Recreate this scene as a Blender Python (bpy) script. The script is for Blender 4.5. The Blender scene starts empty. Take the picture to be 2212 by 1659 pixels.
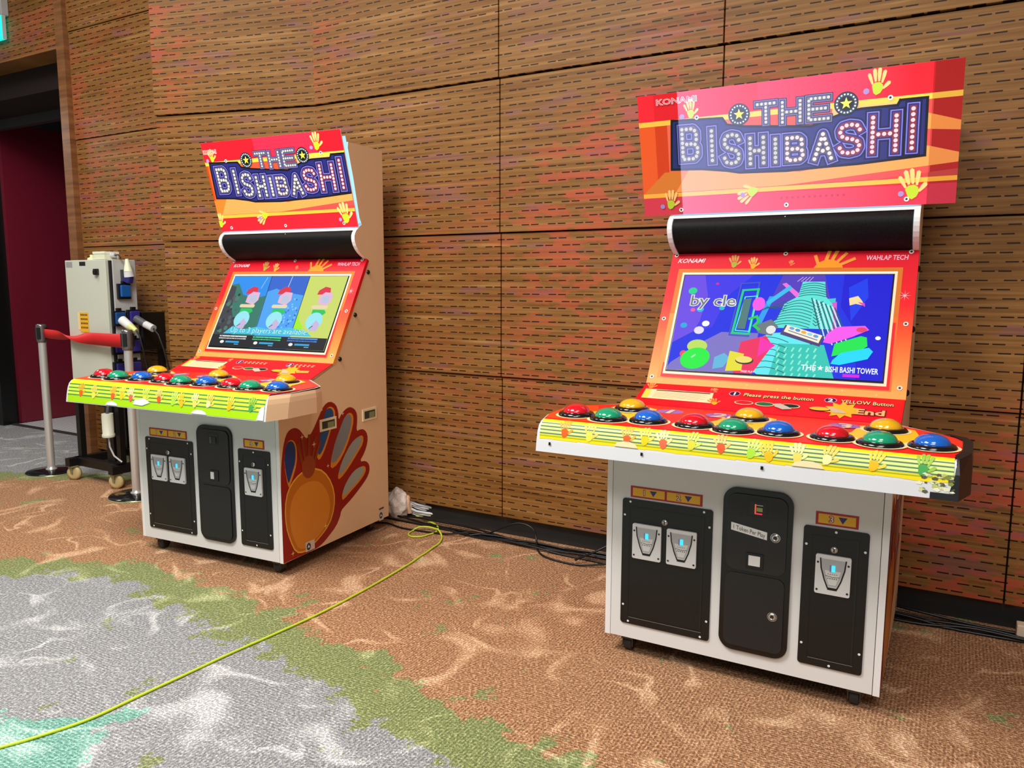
import bpy, bmesh, math, random
from mathutils import Vector, Matrix, geometry
random.seed(7)
C = bpy.context.scene.collection
PI = math.pi

# ------------------------------------------------------------------ camera
cam_d = bpy.data.cameras.new('camera'); cam = bpy.data.objects.new('camera', cam_d); C.objects.link(cam)
cam_d.sensor_width = 36; cam_d.lens = 1682.36 / 2212 * 36; cam_d.clip_end = 100; cam_d.clip_start = .05
cam.matrix_world = Matrix.Translation((0, 0, 1.3448)) @ Matrix.Rotation(PI/2 - .1279, 4, 'X') @ Matrix.Rotation(.0024, 4, 'Z')
bpy.context.scene.camera = cam

# ------------------------------------------------------------------ world, lights, exposure
sc = bpy.context.scene
sc.view_settings.view_transform = 'Standard'; sc.view_settings.look = 'None'
sc.view_settings.gamma = 1; sc.view_settings.use_curve_mapping = False
sc.view_settings.exposure = 0.0
wd = bpy.data.worlds.new('world'); sc.world = wd; wd.use_nodes = True
wd.node_tree.nodes['Background'].inputs[0].default_value = (1, .97, .95, 1)
wd.node_tree.nodes['Background'].inputs[1].default_value = .20
def area(name, loc, sx, sy, power, col=(1, .97, .93), aim=None):
    l = bpy.data.lights.new(name, 'AREA'); l.shape = 'RECTANGLE'; l.size = sx; l.size_y = sy
    l.energy = power; l.color = col
    o = bpy.data.objects.new(name, l); C.objects.link(o); o.location = loc
    if aim: o.rotation_euler = (Vector(aim) - Vector(loc)).to_track_quat('-Z', 'Y').to_euler()
    return o
area('ceiling_lamp_light', (-1.9, 1.5, 4.1), 1.4, 1.4, 222)
area('ceiling_lamp_light', (-3.6, 3.6, 4.1), 1.2, 1.2, 65)
area('ceiling_lamp_light', (.6, .2, 4.1), 1.2, 1.2, 40)
area('ceiling_lamp_light', (-.7, -1.8, 4.1), 2.4, 1.4, 135)
area('vestibule_fill_light', tuple([-4.6, 6.1, 2.7]), .5, .5, 16)  # added unseen fill that brightens the door leaf and floor plate

# ------------------------------------------------------------------ materials
def lin(c):
    if isinstance(c, str): c = tuple(int(c[i:i+2], 16) for i in (0, 2, 4))
    return tuple(((x/255)/12.92 if x/255 <= .04045 else ((x/255+.055)/1.055)**2.4) for x in c) + (1,)
MATS = {}
def mat(c, rough=.5, metal=0, emit=0, coat=0, name=None, alpha=1):
    key = (str(c), rough, metal, emit, coat)
    if key in MATS: return MATS[key]
    m = bpy.data.materials.new(name or 'paint_' + str(len(MATS))); m.use_nodes = True
    b = m.node_tree.nodes['Principled BSDF']; L = lin(c)
    b.inputs['Base Color'].default_value = L; b.inputs['Roughness'].default_value = rough
    b.inputs['Metallic'].default_value = metal
    if coat: b.inputs['Coat Weight'].default_value = coat; b.inputs['Coat Roughness'].default_value = .08
    if emit:
        b.inputs['Emission Color'].default_value = L; b.inputs['Emission Strength'].default_value = emit
    m.diffuse_color = L; MATS[key] = m
    return m
class NT:
    def __init__(s, name, rough=.5):
        s.m = bpy.data.materials.new(name); s.m.use_nodes = True; s.t = s.m.node_tree
        s.b = s.t.nodes['Principled BSDF']; s.b.inputs['Roughness'].default_value = rough
        s.tc = s.n('ShaderNodeTexCoord')
    def n(s, ty, **k):
        x = s.t.nodes.new(ty)
        for a, v in k.items(): setattr(x, a, v)
        return x
    def l(s, a, b): s.t.links.new(a, b)
    def setin(s, sock, v):
        if hasattr(v, 'links'): s.l(v, sock)
        else: sock.default_value = v
    def math(s, op, a, b=0, c=None, clamp=False):
        x = s.n('ShaderNodeMath', operation=op); x.use_clamp = clamp
        s.setin(x.inputs[0], a); s.setin(x.inputs[1], b)
        if c is not None: s.setin(x.inputs[2], c)
        return x.outputs[0]
    def xyz(s, v=None):
        x = s.n('ShaderNodeSeparateXYZ'); s.l(v if v is not None else s.tc.outputs['Object'], x.inputs[0]); return x.outputs
    def mapr(s, sc_, loc=(0, 0, 0), rot=(0, 0, 0), v=None):
        x = s.n('ShaderNodeMapping'); s.l(v if v is not None else s.tc.outputs['Object'], x.inputs[0])
        x.inputs['Scale'].default_value = sc_; x.inputs['Location'].default_value = loc; x.inputs['Rotation'].default_value = rot
        return x.outputs[0]
    def noise(s, v, scale, det=2, rough=.5, dist=0):
        x = s.n('ShaderNodeTexNoise'); s.l(v, x.inputs['Vector']); x.inputs['Scale'].default_value = scale
        x.inputs['Detail'].default_value = det; x.inputs['Roughness'].default_value = rough; x.inputs['Distortion'].default_value = dist
        return x.outputs['Fac']
    def ramp(s, f, stops, interp='LINEAR'):
        x = s.n('ShaderNodeValToRGB'); s.l(f, x.inputs[0]); e = x.color_ramp.elements; x.color_ramp.interpolation = interp
        while len(e) < len(stops): e.new(.5)
        for i, (p, c) in enumerate(stops): e[i].position = p; e[i].color = c if len(c) == 4 else lin(c)
        return x.outputs[0]
    def mix(s, f, a, b):
        x = s.n('ShaderNodeMix', data_type='RGBA'); s.setin(x.inputs[0], f); s.setin(x.inputs[6], a); s.setin(x.inputs[7], b)
        return x.outputs[2]
    def bump(s, h, st, dist=.01):
        x = s.n('ShaderNodeBump'); s.l(h, x.inputs['Height']); x.inputs['Strength'].default_value = st; x.inputs['Distance'].default_value = dist
        s.l(x.outputs[0], s.b.inputs['Normal'])
    def base(s, c): s.l(c, s.b.inputs['Base Color'])

def slot_wood(name, tint=1.0):
    """reddish brown veneer board pierced by staggered pairs of short horizontal slots"""
    k = NT(name, .52); X, Y, Z = k.xyz()[:3]
    row = k.math('DIVIDE', Z, .0345); ri = k.math('FLOOR', row); rf = k.math('FRACT', row)
    odd = k.math('MODULO', ri, 2)
    u = k.math('ADD', X, k.math('MULTIPLY', odd, .074)); u = k.math('ADD', u, 30*.148 - .233 + .074)
    u = k.math('MULTIPLY', k.math('FRACT', k.math('DIVIDE', u, .148)), .148)
    inrow = k.math('MULTIPLY', k.math('GREATER_THAN', rf, .40), k.math('LESS_THAN', rf, .555))
    a = k.math('LESS_THAN', u, .0425); b = k.math('MULTIPLY', k.math('GREATER_THAN', u, .0535), k.math('LESS_THAN', u, .096))
    slot = k.math('MULTIPLY', inrow, k.math('MAXIMUM', a, b))
    g = k.noise(k.mapr((.55, .55, 26)), 2.2, 5, .6, .3)
    g2 = k.noise(k.mapr((1.2, 1.2, 60)), 2.0, 3, .6)
    w = k.ramp(g, [(.25, '5C3812'), (.42, '825826'), (.58, '986C38'), (.75, 'BE9058')])
    w = k.mix(k.math('MULTIPLY', g2, .35), w, lin('6A3A18'))
    # reddish figure in the veneer
    blot = k.noise(k.mapr((2.6, 2.6, 9)), 1.6, 4, .65)
    big = k.noise(k.mapr((.5, .5, .55)), 1.1, 1)
    bm = k.math('MULTIPLY', k.ramp(blot, [(.485, (0, 0, 0, 1)), (.53, (1, 1, 1, 1))]), k.ramp(big, [(.46, (0, 0, 0, 1)), (.62, (1, 1, 1, 1))]))
    w = k.mix(k.math('MULTIPLY', bm, .72), w, lin('C0503A'))
    pur = k.noise(k.mapr((1.5, 1.5, 7), (3, 2, 9)), 1.9, 3)
    w = k.mix(k.math('MULTIPLY', k.ramp(pur, [(.60, (0, 0, 0, 1)), (.66, (1, 1, 1, 1))]), .30), w, lin('86506A'))
    c = k.mix(slot, w, lin('240804')); k.base(c)
    k.bump(k.math('SUBTRACT', k.math('MULTIPLY', g2, .06), slot), .6, .006)
    k.b.inputs['Specular IOR Level'].default_value = .3
    return k.m
WOOD = slot_wood('slotted_wood_veneer')
DARKGAP = mat('120806', .9, name='dark_gap')

def carpet():
    k = NT('patterned_carpet', .95); P = k.tc.outputs['Object']
    X, Y, Z = k.xyz()[:3]
    # large zones: pale grey, olive edge, tan brown
    nz = k.noise(P, 1.7, 4, .6)
    nzb = k.noise(P, 8.0, 4, .7)
    wob = k.math('ADD', k.math('MULTIPLY', k.math('SUBTRACT', nz, .5), .9), k.math('MULTIPLY', k.math('SUBTRACT', nzb, .5), 1.0))
    # near-left pale area: line from (-2.36,3.45) to (-.3,2.0)
    dn = k.math('ADD', k.math('ADD', k.math('MULTIPLY', X, .66), k.math('MULTIPLY', Y, .80)), -1.52)
    dn = k.math('MAXIMUM', dn, k.math('ADD', Y, -3.42))
    # far pale area beyond the barrier
    df = k.math('SUBTRACT', 5.42, Y)
    dist = k.math('ADD', k.math('MINIMUM', dn, k.math('MULTIPLY', df, 1.6)), k.math('MULTIPLY', wob, .55))
    # curls of lighter yarn
    def contour(sc_, lo, hi, at=.5, off=(0, 0, 0)):
        n_ = k.noise(k.mapr((1, 1, 1), off), sc_, 1.2, .5, .9)
        d_ = k.math('ABSOLUTE', k.math('SUBTRACT', n_, at))
        return k.ramp(d_, [(lo, (1, 1, 1, 1)), (hi, (0, 0, 0, 1))])
    brk = k.ramp(k.noise(P, 2.6, 1), [(.42, (0, 0, 0, 1)), (.52, (1, 1, 1, 1))])
    curl = k.math('MAXIMUM', k.math('MULTIPLY', contour(2.3, .012, .048), brk), k.math('MULTIPLY', contour(3.6, .012, .044, .5, (5, 2, 0)), k.math('SUBTRACT', 1, brk)))
    gap_ = k.ramp(k.noise(k.mapr((1, 1, 1), (2, 5, 0)), 3.3, 2), [(.40, (0, 0, 0, 1)), (.56, (1, 1, 1, 1))])
    curl = k.math('MULTIPLY', curl, gap_)
    # woven ribs turning with each half metre tile
    rot = k.mapr((1, 1, 1), rot=(0, 0, .52))
    ck = k.n('ShaderNodeTexChecker'); k.l(rot, ck.inputs['Vector']); ck.inputs['Scale'].default_value = 2.0
    wA = k.n('ShaderNodeTexWave', bands_direction='X'); k.l(rot, wA.inputs['Vector']); wA.inputs['Scale'].default_value = 28; wA.inputs['Distortion'].default_value = 1.5; wA.inputs['Detail Scale'].default_value = 6
    wB = k.n('ShaderNodeTexWave', bands_direction='Y'); k.l(rot, wB.inputs['Vector']); wB.inputs['Scale'].default_value = 28; wB.inputs['Distortion'].default_value = 1.5; wB.inputs['Detail Scale'].default_value = 6
    rib = k.mix(ck.outputs['Fac'], wA.outputs['Fac'], wB.outputs['Fac'])
    sp = k.noise(P, 105, 2, .75)
    tuft = k.math('ADD', k.math('MULTIPLY', rib, .30), k.math('MULTIPLY', k.ramp(sp, [(.40, (0, 0, 0, 1)), (.60, (1, 1, 1, 1))]), .70))
    cv = k.math('ADD', k.math('MULTIPLY', curl, .38), k.math('ADD', k.math('MULTIPLY', tuft, .72), -.03), clamp=True)
    grey = k.ramp(cv, [(0, '6E6E72'), (.5, 'AFAFB0'), (1, 'F0F0EE')])
    olive = k.ramp(cv, [(0, '5E6A38'), (.5, '9AA268'), (1, 'DDE0A8')])
    tan = k.ramp(cv, [(0, '7A4A2A'), (.5, 'C8966C'), (1, 'FFD6B0')])
    f1 = k.ramp(dist, [(0, (0, 0, 0, 1)), (.03, (1, 1, 1, 1))]); 
    f2 = k.ramp(dist, [(.24, (0, 0, 0, 1)), (.27, (1, 1, 1, 1))])
    c = k.mix(f2, k.mix(f1, grey, olive), tan)
    # scattered olive flecks in the tan part
    fl = k.ramp(k.noise(P, 4.2, 4, .7), [(.63, (0, 0, 0, 1)), (.65, (1, 1, 1, 1))])
    c = k.mix(k.math('MULTIPLY', fl, .85), c, olive)
    # aqua corner patch near the viewer
    aq = k.math('MULTIPLY', k.math('LESS_THAN', k.math('ADD', X, k.math('MULTIPLY', wob, .5)), -1.22), k.math('LESS_THAN', k.math('ADD', Y, k.math('MULTIPLY', wob, .4)), 2.28))
    c = k.mix(k.math('MULTIPLY', aq, .8), c, k.ramp(cv, [(0, '3E8A7A'), (.5, '86C8B4'), (1, 'D8F4E8')]))
    k.base(c); k.bump(tuft, .8, .006)
    return k.m
CARPET = carpet()

# ------------------------------------------------------------------ mesh building
class MB:
    def __init__(s): s.v = []; s.f = []; s.mi = []; s.mats = []; s.sm = []
    def m(s, mt):
        if mt not in s.mats: s.mats.append(mt)
        return s.mats.index(mt)
    def face(s, pts, mt, smooth=False):
        b = len(s.v); s.v += [tuple(p) for p in pts]; s.f.append(list(range(b, b+len(pts)))); s.mi.append(s.m(mt)); s.sm.append(smooth)
    def grid(s, rows, mt, smooth=True, closed=False, flip=False):
        b = len(s.v); n = len(rows[0]); k = s.m(mt)
        for r in rows: s.v += [tuple(p) for p in r]
        for i in range(len(rows)-1):
            for j in range(n if closed else n-1):
                q = [b+i*n+j, b+i*n+(j+1) % n, b+(i+1)*n+(j+1) % n, b+(i+1)*n+j]
                s.f.append(q[::-1] if flip else q); s.mi.append(k); s.sm.append(smooth)
    def box(s, a, b, mt, faces=None):
        x0, y0, z0 = a; x1, y1, z1 = b
        P = [(x0,y0,z0),(x1,y0,z0),(x1,y1,z0),(x0,y1,z0),(x0,y0,z1),(x1,y0,z1),(x1,y1,z1),(x0,y1,z1)]
        n = len(s.v); s.v += P; k = s.m(mt)
        for q in ((0,3,2,1),(4,5,6,7),(0,1,5,4),(1,2,6,5),(2,3,7,6),(3,0,4,7)):
            s.f.append([n+i for i in q]); s.mi.append(k); s.sm.append(False)
    def prism(s, f, pts, h0, h1, mt, side=None, cap0=True):
        """solid between f(u,v,h0) and f(u,v,h1); h1 is the outer face"""
        a = [f(u, v, h0) for u, v in pts]; b = [f(u, v, h1) for u, v in pts]; n = len(pts); o = len(s.v)
        s.v += [tuple(p) for p in a+b]; km = s.m(mt); ks = s.m(side or mt)
        for i in range(n):
            j = (i+1) % n; s.f.append([o+i, o+j, o+n+j, o+n+i]); s.mi.append(ks); s.sm.append(False)
        for t in geometry.tessellate_polygon([[Vector((u, v, 0)) for u, v in pts]]):
            s.f.append([o+n+i for i in t]); s.mi.append(km); s.sm.append(False)
            if cap0: s.f.append([o+i for i in t[::-1]]); s.mi.append(ks); s.sm.append(False)
    def lathe(s, prof, mt, M=None, n=24, smooth=True):
        M = M or Matrix.Identity(4)
        rows = [[M @ Vector((r*math.cos(2*PI*j/n), r*math.sin(2*PI*j/n), z)) for j in range(n)] for r, z in prof]
        s.grid(rows, mt, smooth, True)
    def tube(s, pts, r, mt, n=8, cap=True):
        pts = [Vector(p) for p in pts]; rows = []; up = Vector((0, 0, 1))
        for i, p in enumerate(pts):
            t = (pts[min(i+1, len(pts)-1)] - pts[max(i-1, 0)]).normalized()
            x = t.cross(up if abs(t.z) < .9 else Vector((1, 0, 0))).normalized(); y = x.cross(t)
            rr = r[i] if isinstance(r, (list, tuple)) else r
            rows.append([p + (x*math.cos(2*PI*j/n) + y*math.sin(2*PI*j/n))*rr for j in range(n)])
        s.grid(rows, mt, True, True)
        if cap: s.face(rows[0], mt); s.face(rows[-1][::-1], mt)
    def build(s, name, parent=None, bevel=0, seg=2, fixn=True):
        me = bpy.data.meshes.new(name); me.from_pydata(s.v, [], s.f)
        for m in s.mats: me.materials.append(m)
        me.polygons.foreach_set('material_index', s.mi); me.polygons.foreach_set('use_smooth', s.sm); me.update()
        if fixn:
            bm = bmesh.new(); bm.from_mesh(me); bmesh.ops.recalc_face_normals(bm, faces=bm.faces); bm.to_mesh(me); bm.free()
        o = bpy.data.objects.new(name, me); C.objects.link(o)
        if parent: o.parent = parent
        if bevel:
            b = o.modifiers.new('bevel', 'BEVEL'); b.width = bevel; b.segments = seg; b.limit_method = 'ANGLE'; b.angle_limit = .6
        return o
def empty(name, loc=(0, 0, 0), rz=0):
    o = bpy.data.objects.new(name, None); C.objects.link(o); o.location = loc; o.rotation_euler = (0, 0, rz); o.empty_display_size = .2
    return o
def tag(o, label=None, cat=None, group=None, kind=None):
    for k, v in (('label', label), ('category', cat), ('group', group), ('kind', kind)):
        if v: o[k] = v
    return o
def rr(u0, v0, u1, v1, r, n=5):
    p = []
    for cx, cy, a in ((u1-r, v1-r, 0), (u0+r, v1-r, 90), (u0+r, v0+r, 180), (u1-r, v0+r, 270)):
        for i in range(n+1):
            t = math.radians(a + 90*i/n); p.append((cx + r*math.cos(t), cy + r*math.sin(t)))
    return p
def disc(u, v, r, n=14, ry=None, rot=0): 
    ry = ry or r; c, s = math.cos(rot), math.sin(rot)
    return [(u + r*math.cos(2*PI*i/n)*c - ry*math.sin(2*PI*i/n)*s, v + r*math.cos(2*PI*i/n)*s + ry*math.sin(2*PI*i/n)*c) for i in range(n)]
def rect(u0, v0, u1, v1): return [(u0, v0), (u1, v0), (u1, v1), (u0, v1)]

def clip_poly(p, box):
    u0, v0, u1, v1 = box
    for ax, lim, sg in ((0, u0, 1), (0, u1, -1), (1, v0, 1), (1, v1, -1)):
        out = []
        for i in range(len(p)):
            a, b = p[i-1], p[i]; ia = (a[ax]-lim)*sg >= 0; ib = (b[ax]-lim)*sg >= 0
            if ia != ib:
                t = (lim-a[ax])/(b[ax]-a[ax]); out.append((a[0]+(b[0]-a[0])*t, a[1]+(b[1]-a[1])*t))
            if ib: out.append(b)
        p = out
        if len(p) < 3: return []
    return p
TXT = {}
def text2d(s, off=0.0, shear=0.0):
    key = (s, off, shear)
    if key not in TXT:
        cu = bpy.data.curves.new('t', 'FONT'); cu.body = s; cu.offset = off; cu.shear = shear; cu.resolution_u = 2
        o = bpy.data.objects.new('t', cu); me = o.to_mesh()
        vs = [(v.co.x, v.co.y) for v in me.vertices]; fs = [list(p.vertices) for p in me.polygons]
        o.to_mesh_clear(); bpy.data.objects.remove(o); bpy.data.curves.remove(cu)
        TXT[key] = (vs, fs)
    return TXT[key]
class Art:
    """flat printed graphics laid as hair-thin layers on a surface f(u,v,h)"""
    def __init__(s, mb, f, mk, clip=None, h=.0004, vs=1):
        s.mb = mb; s.f = f; s.mk = mk; s.clip = clip; s.h = h; s.vs = vs
    def up(s, d=.00010): s.h += d
    def poly(s, pts, c):
        if s.clip: pts = clip_poly(pts, s.clip)
        if len(pts) < 3: return
        s.h += 1.5e-6; mt = s.mk(c); k = s.mb.m(mt); o = len(s.mb.v)
        tr = geometry.tessellate_polygon([[Vector((u, v, 0)) for u, v in pts]])
        s.mb.v += [tuple(s.f(u, v, s.h)) for u, v in pts]
        for t in tr: s.mb.f.append([o+i for i in t]); s.mb.mi.append(k); s.mb.sm.append(False)
    def line(s, pts, w, c, cap=0, closed=False):
        pts = list(pts) + ([pts[0]] if closed else []); n = len(pts)-1; D = []
        for a, b in zip(pts, pts[1:]):
            L = math.hypot(b[0]-a[0], b[1]-a[1]) or 1e-9; D.append(((b[0]-a[0])/L, (b[1]-a[1])/L))
        def sharp(i, j): return -.4 < D[i][0]*D[j][0] + D[i][1]*D[j][1] < .45
        for i, (a, b) in enumerate(zip(pts, pts[1:])):
            dx, dy = D[i]; e0 = e1 = w/2 if cap == 0 else 0
            if i > 0 or closed: e0 = w/2 if sharp(i-1, i) else 0
            if i < n-1 or closed: e1 = w/2 if sharp(i, (i+1) % n) else 0
            ax, ay, bx, by = a[0]-dx*e0, a[1]-dy*e0, b[0]+dx*e1, b[1]+dy*e1; nx, ny = -dy*w/2, dx*w/2
            s.poly([(ax+nx, ay+ny), (bx+nx, by+ny), (bx-nx, by-ny), (ax-nx, ay-ny)], c)
            if i > 0 and not sharp(i-1, i): s.poly(disc(a[0], a[1], w/2*.995, 12), c)
    def text(s, t, u0, v0, u1, v1, c, off=0, shear=0, outline=None, ow=.03, rot=0):
        """fit text in box: u0..u1 wide, baseline v0 to cap height v1"""
        base, _ = text2d(t, 0, shear)
        xs = [p[0] for p in base]; ys = [p[1] for p in base]
        x0, x1, y0, y1 = min(xs), max(xs), 0, max(ys)
        if len(t) == 1: cu_ = (u0+u1)/2; hw = (x1-x0)*abs((v1-v0)/(y1-y0))*.55; u0, u1 = cu_-hw, cu_+hw
        for cc, of in (([(outline, ow)] if outline else []) + [(c, off)]):
            vs, fs = text2d(t, of, shear); k = s.mb.m(s.mk(cc)); o = len(s.mb.v); s.up(.00008)
            cr, sr = math.cos(rot), math.sin(rot)
            for x, y in vs:
                du = (x-x0)/(x1-x0)*(u1-u0); dv = (y-y0)/(y1-y0)*(v1-v0)
                s.mb.v.append(tuple(s.f(u0 + du*cr - dv*sr, v0 + du*sr + dv*cr, s.h)))
            for q in fs: s.mb.f.append([o+i for i in q]); s.mb.mi.append(k); s.mb.sm.append(False)
    def hand(s, u, v, sz, rot=0, palm='FFD23A', fing='FFC070', mirror=1):
        up = -s.vs; c, sn = math.cos(rot), math.sin(rot)
        def T(x, y): x *= mirror; return (u + (x*c - y*sn)*sz, v + (x*sn + y*c)*sz*up)
        s.up(.0001)
        for bx, by, tx, ty, w in ((-.26, .18, -.46, .76, .15), (-.10, .32, -.17, .98, .17), (.08, .32, .11, 1.02, .17), (.24, .22, .40, .86, .16), (.30, -.10, .64, .22, .17)):
            d = [(bx, by, w*.32), (tx*.6+bx*.4, ty*.6+by*.4, w*.62), (tx, ty, w*.62)]
            L = math.hypot(tx-bx, ty-by); nx, ny = -(ty-by)/L, (tx-bx)/L; ex, ey = (tx-bx)/L*w*.5, (ty-by)/L*w*.5
            pts = [(x+nx*r, y+ny*r) for x, y, r in d] + [(tx+ex, ty+ey)] + [(x-nx*r, y-ny*r) for x, y, r in d[::-1]]
            s.poly([T(x, y) for x, y in pts], fing)
        s.poly([T(x, y) for x, y in ((-.30, .12), (-.14, .27), (.12, .28), (.29, .12), (.30, -.12), (.16, -.34), (-.06, -.44), (-.22, -.30))], palm)
    def star(s, u, v, r, c, n=5, inner=.4, rot=0):
        p = []
        for i in range(2*n):
            a = PI/n*i + rot; q = r if i % 2 == 0 else r*inner; p.append((u + q*math.sin(a), v - s.vs*q*math.cos(a)*-1 if False else v - q*math.cos(a)*s.vs))
        s.poly(p, c)
PLAIN = lambda c: mat(c, .38)
def GLOSSP(c):
    m_ = mat(c, .43); m_.node_tree.nodes['Principled BSDF'].inputs['Specular IOR Level'].default_value = .2; return m_

# ------------------------------------------------------------------ room
P0 = Vector((-.2707, 4.19, 0)); WR = -math.radians(29.9)
def WP(s_, p_, z_=0):  # wall frame (along, out from wall, up) -> world
    return P0 + Matrix.Rotation(WR, 3, 'Z') @ Vector((s_, -p_, z_))
def wallobj(mb, name, kind='structure', bevel=0, parent=None):
    o = mb.build(name, parent, bevel)
    if not parent: o.location = P0; o.rotation_euler = (0, 0, WR)
    if kind: o['kind'] = kind
    return o
ROWS = [(.10, .86, .0), (.86, 1.603, .013), (1.603, 2.36, .026), (2.36, 3.10, .039), (3.10, 4.2, .052)]
SEAMS = [[-.985, .253, 1.37, 2.541, 3.7, 4.9]]*5
mb = MB()
for (z0, z1, off), sm in zip(ROWS, SEAMS):
    for a, b in zip(sm, sm[1:]):
        mb.box((a+.003, -off-.0, z0+.003), (b-.003, .05, z1-.003), WOOD)
mb.box((-.985, .03, .10), (5.0, .12, 4.2), DARKGAP)
wallobj(mb, 'wall_right', bevel=.002)
# projecting angled bay
mb = MB()
A = Vector((-.985, 0)); B = Vector((-2.055, .268)); e = (B-A).normalized(); nn = Vector((e.y, -e.x)); nn = nn if nn.y > 0 else -nn
LB = (B-A).length
fo = bpy.data.objects.new('x', None)
for z0, z1, off in ROWS:
    mb.box((-LB, -off, z0+.003), (0, .05, z1-.003), WOOD)
mb.box((-LB+.01, .04, .10), (0, .10, 4.2), DARKGAP)
mb.box((-LB+.0, .05, .10), (-LB+.03, .30, 4.2), DARKGAP)
bay = mb.build('wall_center', bevel=.002); bay['kind'] = 'structure'
bay.location = WP(-.985, 0); bay.rotation_euler = (0, 0, WR + math.atan2(.268, 1.070))
bpy.data.objects.remove(fo)
# left wall: frame with inset boards, then the wall over the door opening
WOODP = NT('plain_wood_frame', .5); gg = WOODP.noise(WOODP.mapr((1.2, 1.2, 14)), 2.5, 4)
WOODP.base(WOODP.ramp(gg, [(.3, '6E4220'), (.7, '94623A')])); WOODP = WOODP.m
mb = MB()
mb.box((-3.368, -.10, .0), (-3.275, .5, 4.2), WOODP)
for (z0, z1, off) in ROWS: mb.box((-3.275, -.045-off*.4, z0+.003), (-2.0, .0, z1-.003), WOOD)
mb.box((-3.275, -.02, .05), (-2.0, .06, 4.2), DARKGAP)
mb.box((-8.2, -.10, 2.99), (-3.368, .10, 4.2), WOOD)
mb.box((-8.2, .10, 2.80), (-3.368, .60, 4.2), mat('1C0A08', .8))
mb.box((-8.2, .5, 2.72), (-3.368, .56, 2.84), mat('3A3A3C', .5))
wallobj(mb, 'wall_left')
mb = MB(); mb.box((-.99, .03, 0), (5, .06, .10), mat('2A2A2A', .25)); mb.box((-3.275, -.02, 0), (-2.0, .02, .10), mat('2A2A2A', .25))
wallobj(mb, 'baseboard_right')
mb = MB(); mb.box((-LB, .03, 0), (0, .06, .10), mat('2A2A2A', .25))
bb = mb.build('baseboard_center'); bb['kind'] = 'structure'; bb.location = bay.location; bb.rotation_euler = bay.rotation_euler
# recess behind the door opening
mb = MB()
mb.box((-8.2, 1.9, 0), (-2.2, 2.0, 4.2), mat('160606', .8)); mb.box((-8.2, .6, 2.95), (-2.2, 2.0, 3.0), mat('101010', .8))
mb.box((-3.368, .5, 0), (-3.30, 2.0, 3.0), mat('202020', .7))
mb.box((-8.2, .45, 0), (-5.62, .56, 3.0), mat('141212', .6))
wallobj(mb, 'wall_back')
# maroon door leaf swung inwards
mb = MB(); mb.box((-5.47, .545, .015), (-5.42, 1.75, 2.80), mat('701228', .45))
mb.box((-5.62, .40, 0), (-5.47, .545, 2.9), mat('0A0A0A', .4))
mb.box((-5.66, .33, 0), (-5.60, .36, 2.9), mat('A8A8A8', .35, .4))
wallobj(mb, 'door_1')
mb = MB(); mb.box((-5.45, .46, 0), (-3.368, .50, .012), mat('303030', .6)); wallobj(mb, 'trim_1')
plate = NT('ribbed_metal_plate', .4); w_ = plate.n('ShaderNodeTexWave', bands_direction='Y'); plate.l(plate.tc.outputs['Object'], w_.inputs[0]); w_.inputs['Scale'].default_value = 12
plate.base(plate.ramp(w_.outputs['Fac'], [(.2, '8A8A8E'), (.6, 'ECECF0')])); plate = plate.m
mb = MB(); mb.box((-5.42, .50, 0), (-3.368, 1.9, .008), plate); wallobj(mb, 'trim_2')
mb = MB(); mb.face([(-9, -4, 0), (6, -4, 0), (6, 9, 0), (-9, 9, 0)], CARPET); f = mb.build('floor'); f['kind'] = 'structure'
mb = MB(); mb.box((-9, -4, 4.2), (6, 9, 4.3), mat('D8D2CA', .9)); f = mb.build('ceiling'); f['kind'] = 'structure'

# green exit sign hung on the wall over the door
ex = empty('exit_sign', WP(-4.135, .10, 3.13), WR)
mb = MB(); mb.box((-.21, -.055, .17), (.205, -.002, .285), mat('B8B8B8', .5)); mb.build('housing', ex, .004)
mb = MB(); mb.box((-.21, -.05, 0), (.198, -.028, .168), mat('20E0D0', .4, emit=1.0)); mb.box((.198, -.052, 0), (.204, -.028, .17), mat('C8C8C8', .4)); mb.build('sign_panel', ex)
tag(ex, 'lit green exit sign under a grey housing over the dark doorway', 'sign')

# ------------------------------------------------------------------ arcade machine
ZT, YT = 2.0816, .4903; ZB, YB = 1.6275, .6154
def planef(T, B):
    T = Vector(T); B = Vector(B); L = (B-T).length; d = (B-T)/L; n = Vector((d.y, -d.x))
    return (lambda u, t, h: (u, T.x + d.x*t + n.x*h, T.y + d.y*t + n.y*h)), L
FM, LM = planef((YT, ZT), (YB, ZB))
FBZ0, LBZ = planef((.6863, 1.4692), (.3913, .9544)); FBZ = lambda u, t, h: FBZ0(u, t, h+.003)
FS0, LS = planef((.3913, .9544), (.2248, .8945)); FS = lambda u, t, h: FS0(u, t, h+.003)
FF = lambda u, v, h: (u, -h, v)
FSD = lambda u, v, h: (.46+h, u, v)
ztop = lambda y: .889 + (y+.205)/.43*.0055
FT = lambda u, v, h: (u, v, ztop(v)+h)
PF = [(-.200, .890), (-.2185, .884), (-.2300, .870), (-.2370, .850), (-.2440, .820), (-.2500, .784)]
PFL = [0]
for a_, b_ in zip(PF, PF[1:]): PFL.append(PFL[-1] + math.dist(a_, b_))
def FP(u, t, h):   # front lip of the control panel, t 0..1 down the rounded face
    q_ = min(max(t, 0), 1)*PFL[-1]; i = max(j for j in range(len(PF)-1) if PFL[j] <= q_+1e-9); a, b = Vector(PF[i]), Vector(PF[i+1])
    q = a.lerp(b, (q_-PFL[i])/(PFL[i+1]-PFL[i])); d = (b-a).normalized(); return (u, q.x + d.y*h, q.y - d.x*h)
WHITE = mat('E2E2E2', .35, name='white_laminate'); SIDE = mat('F2CAA0', .5, name='beige_side_laminate'); EDGE = mat('EDEDEE', .4)
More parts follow.
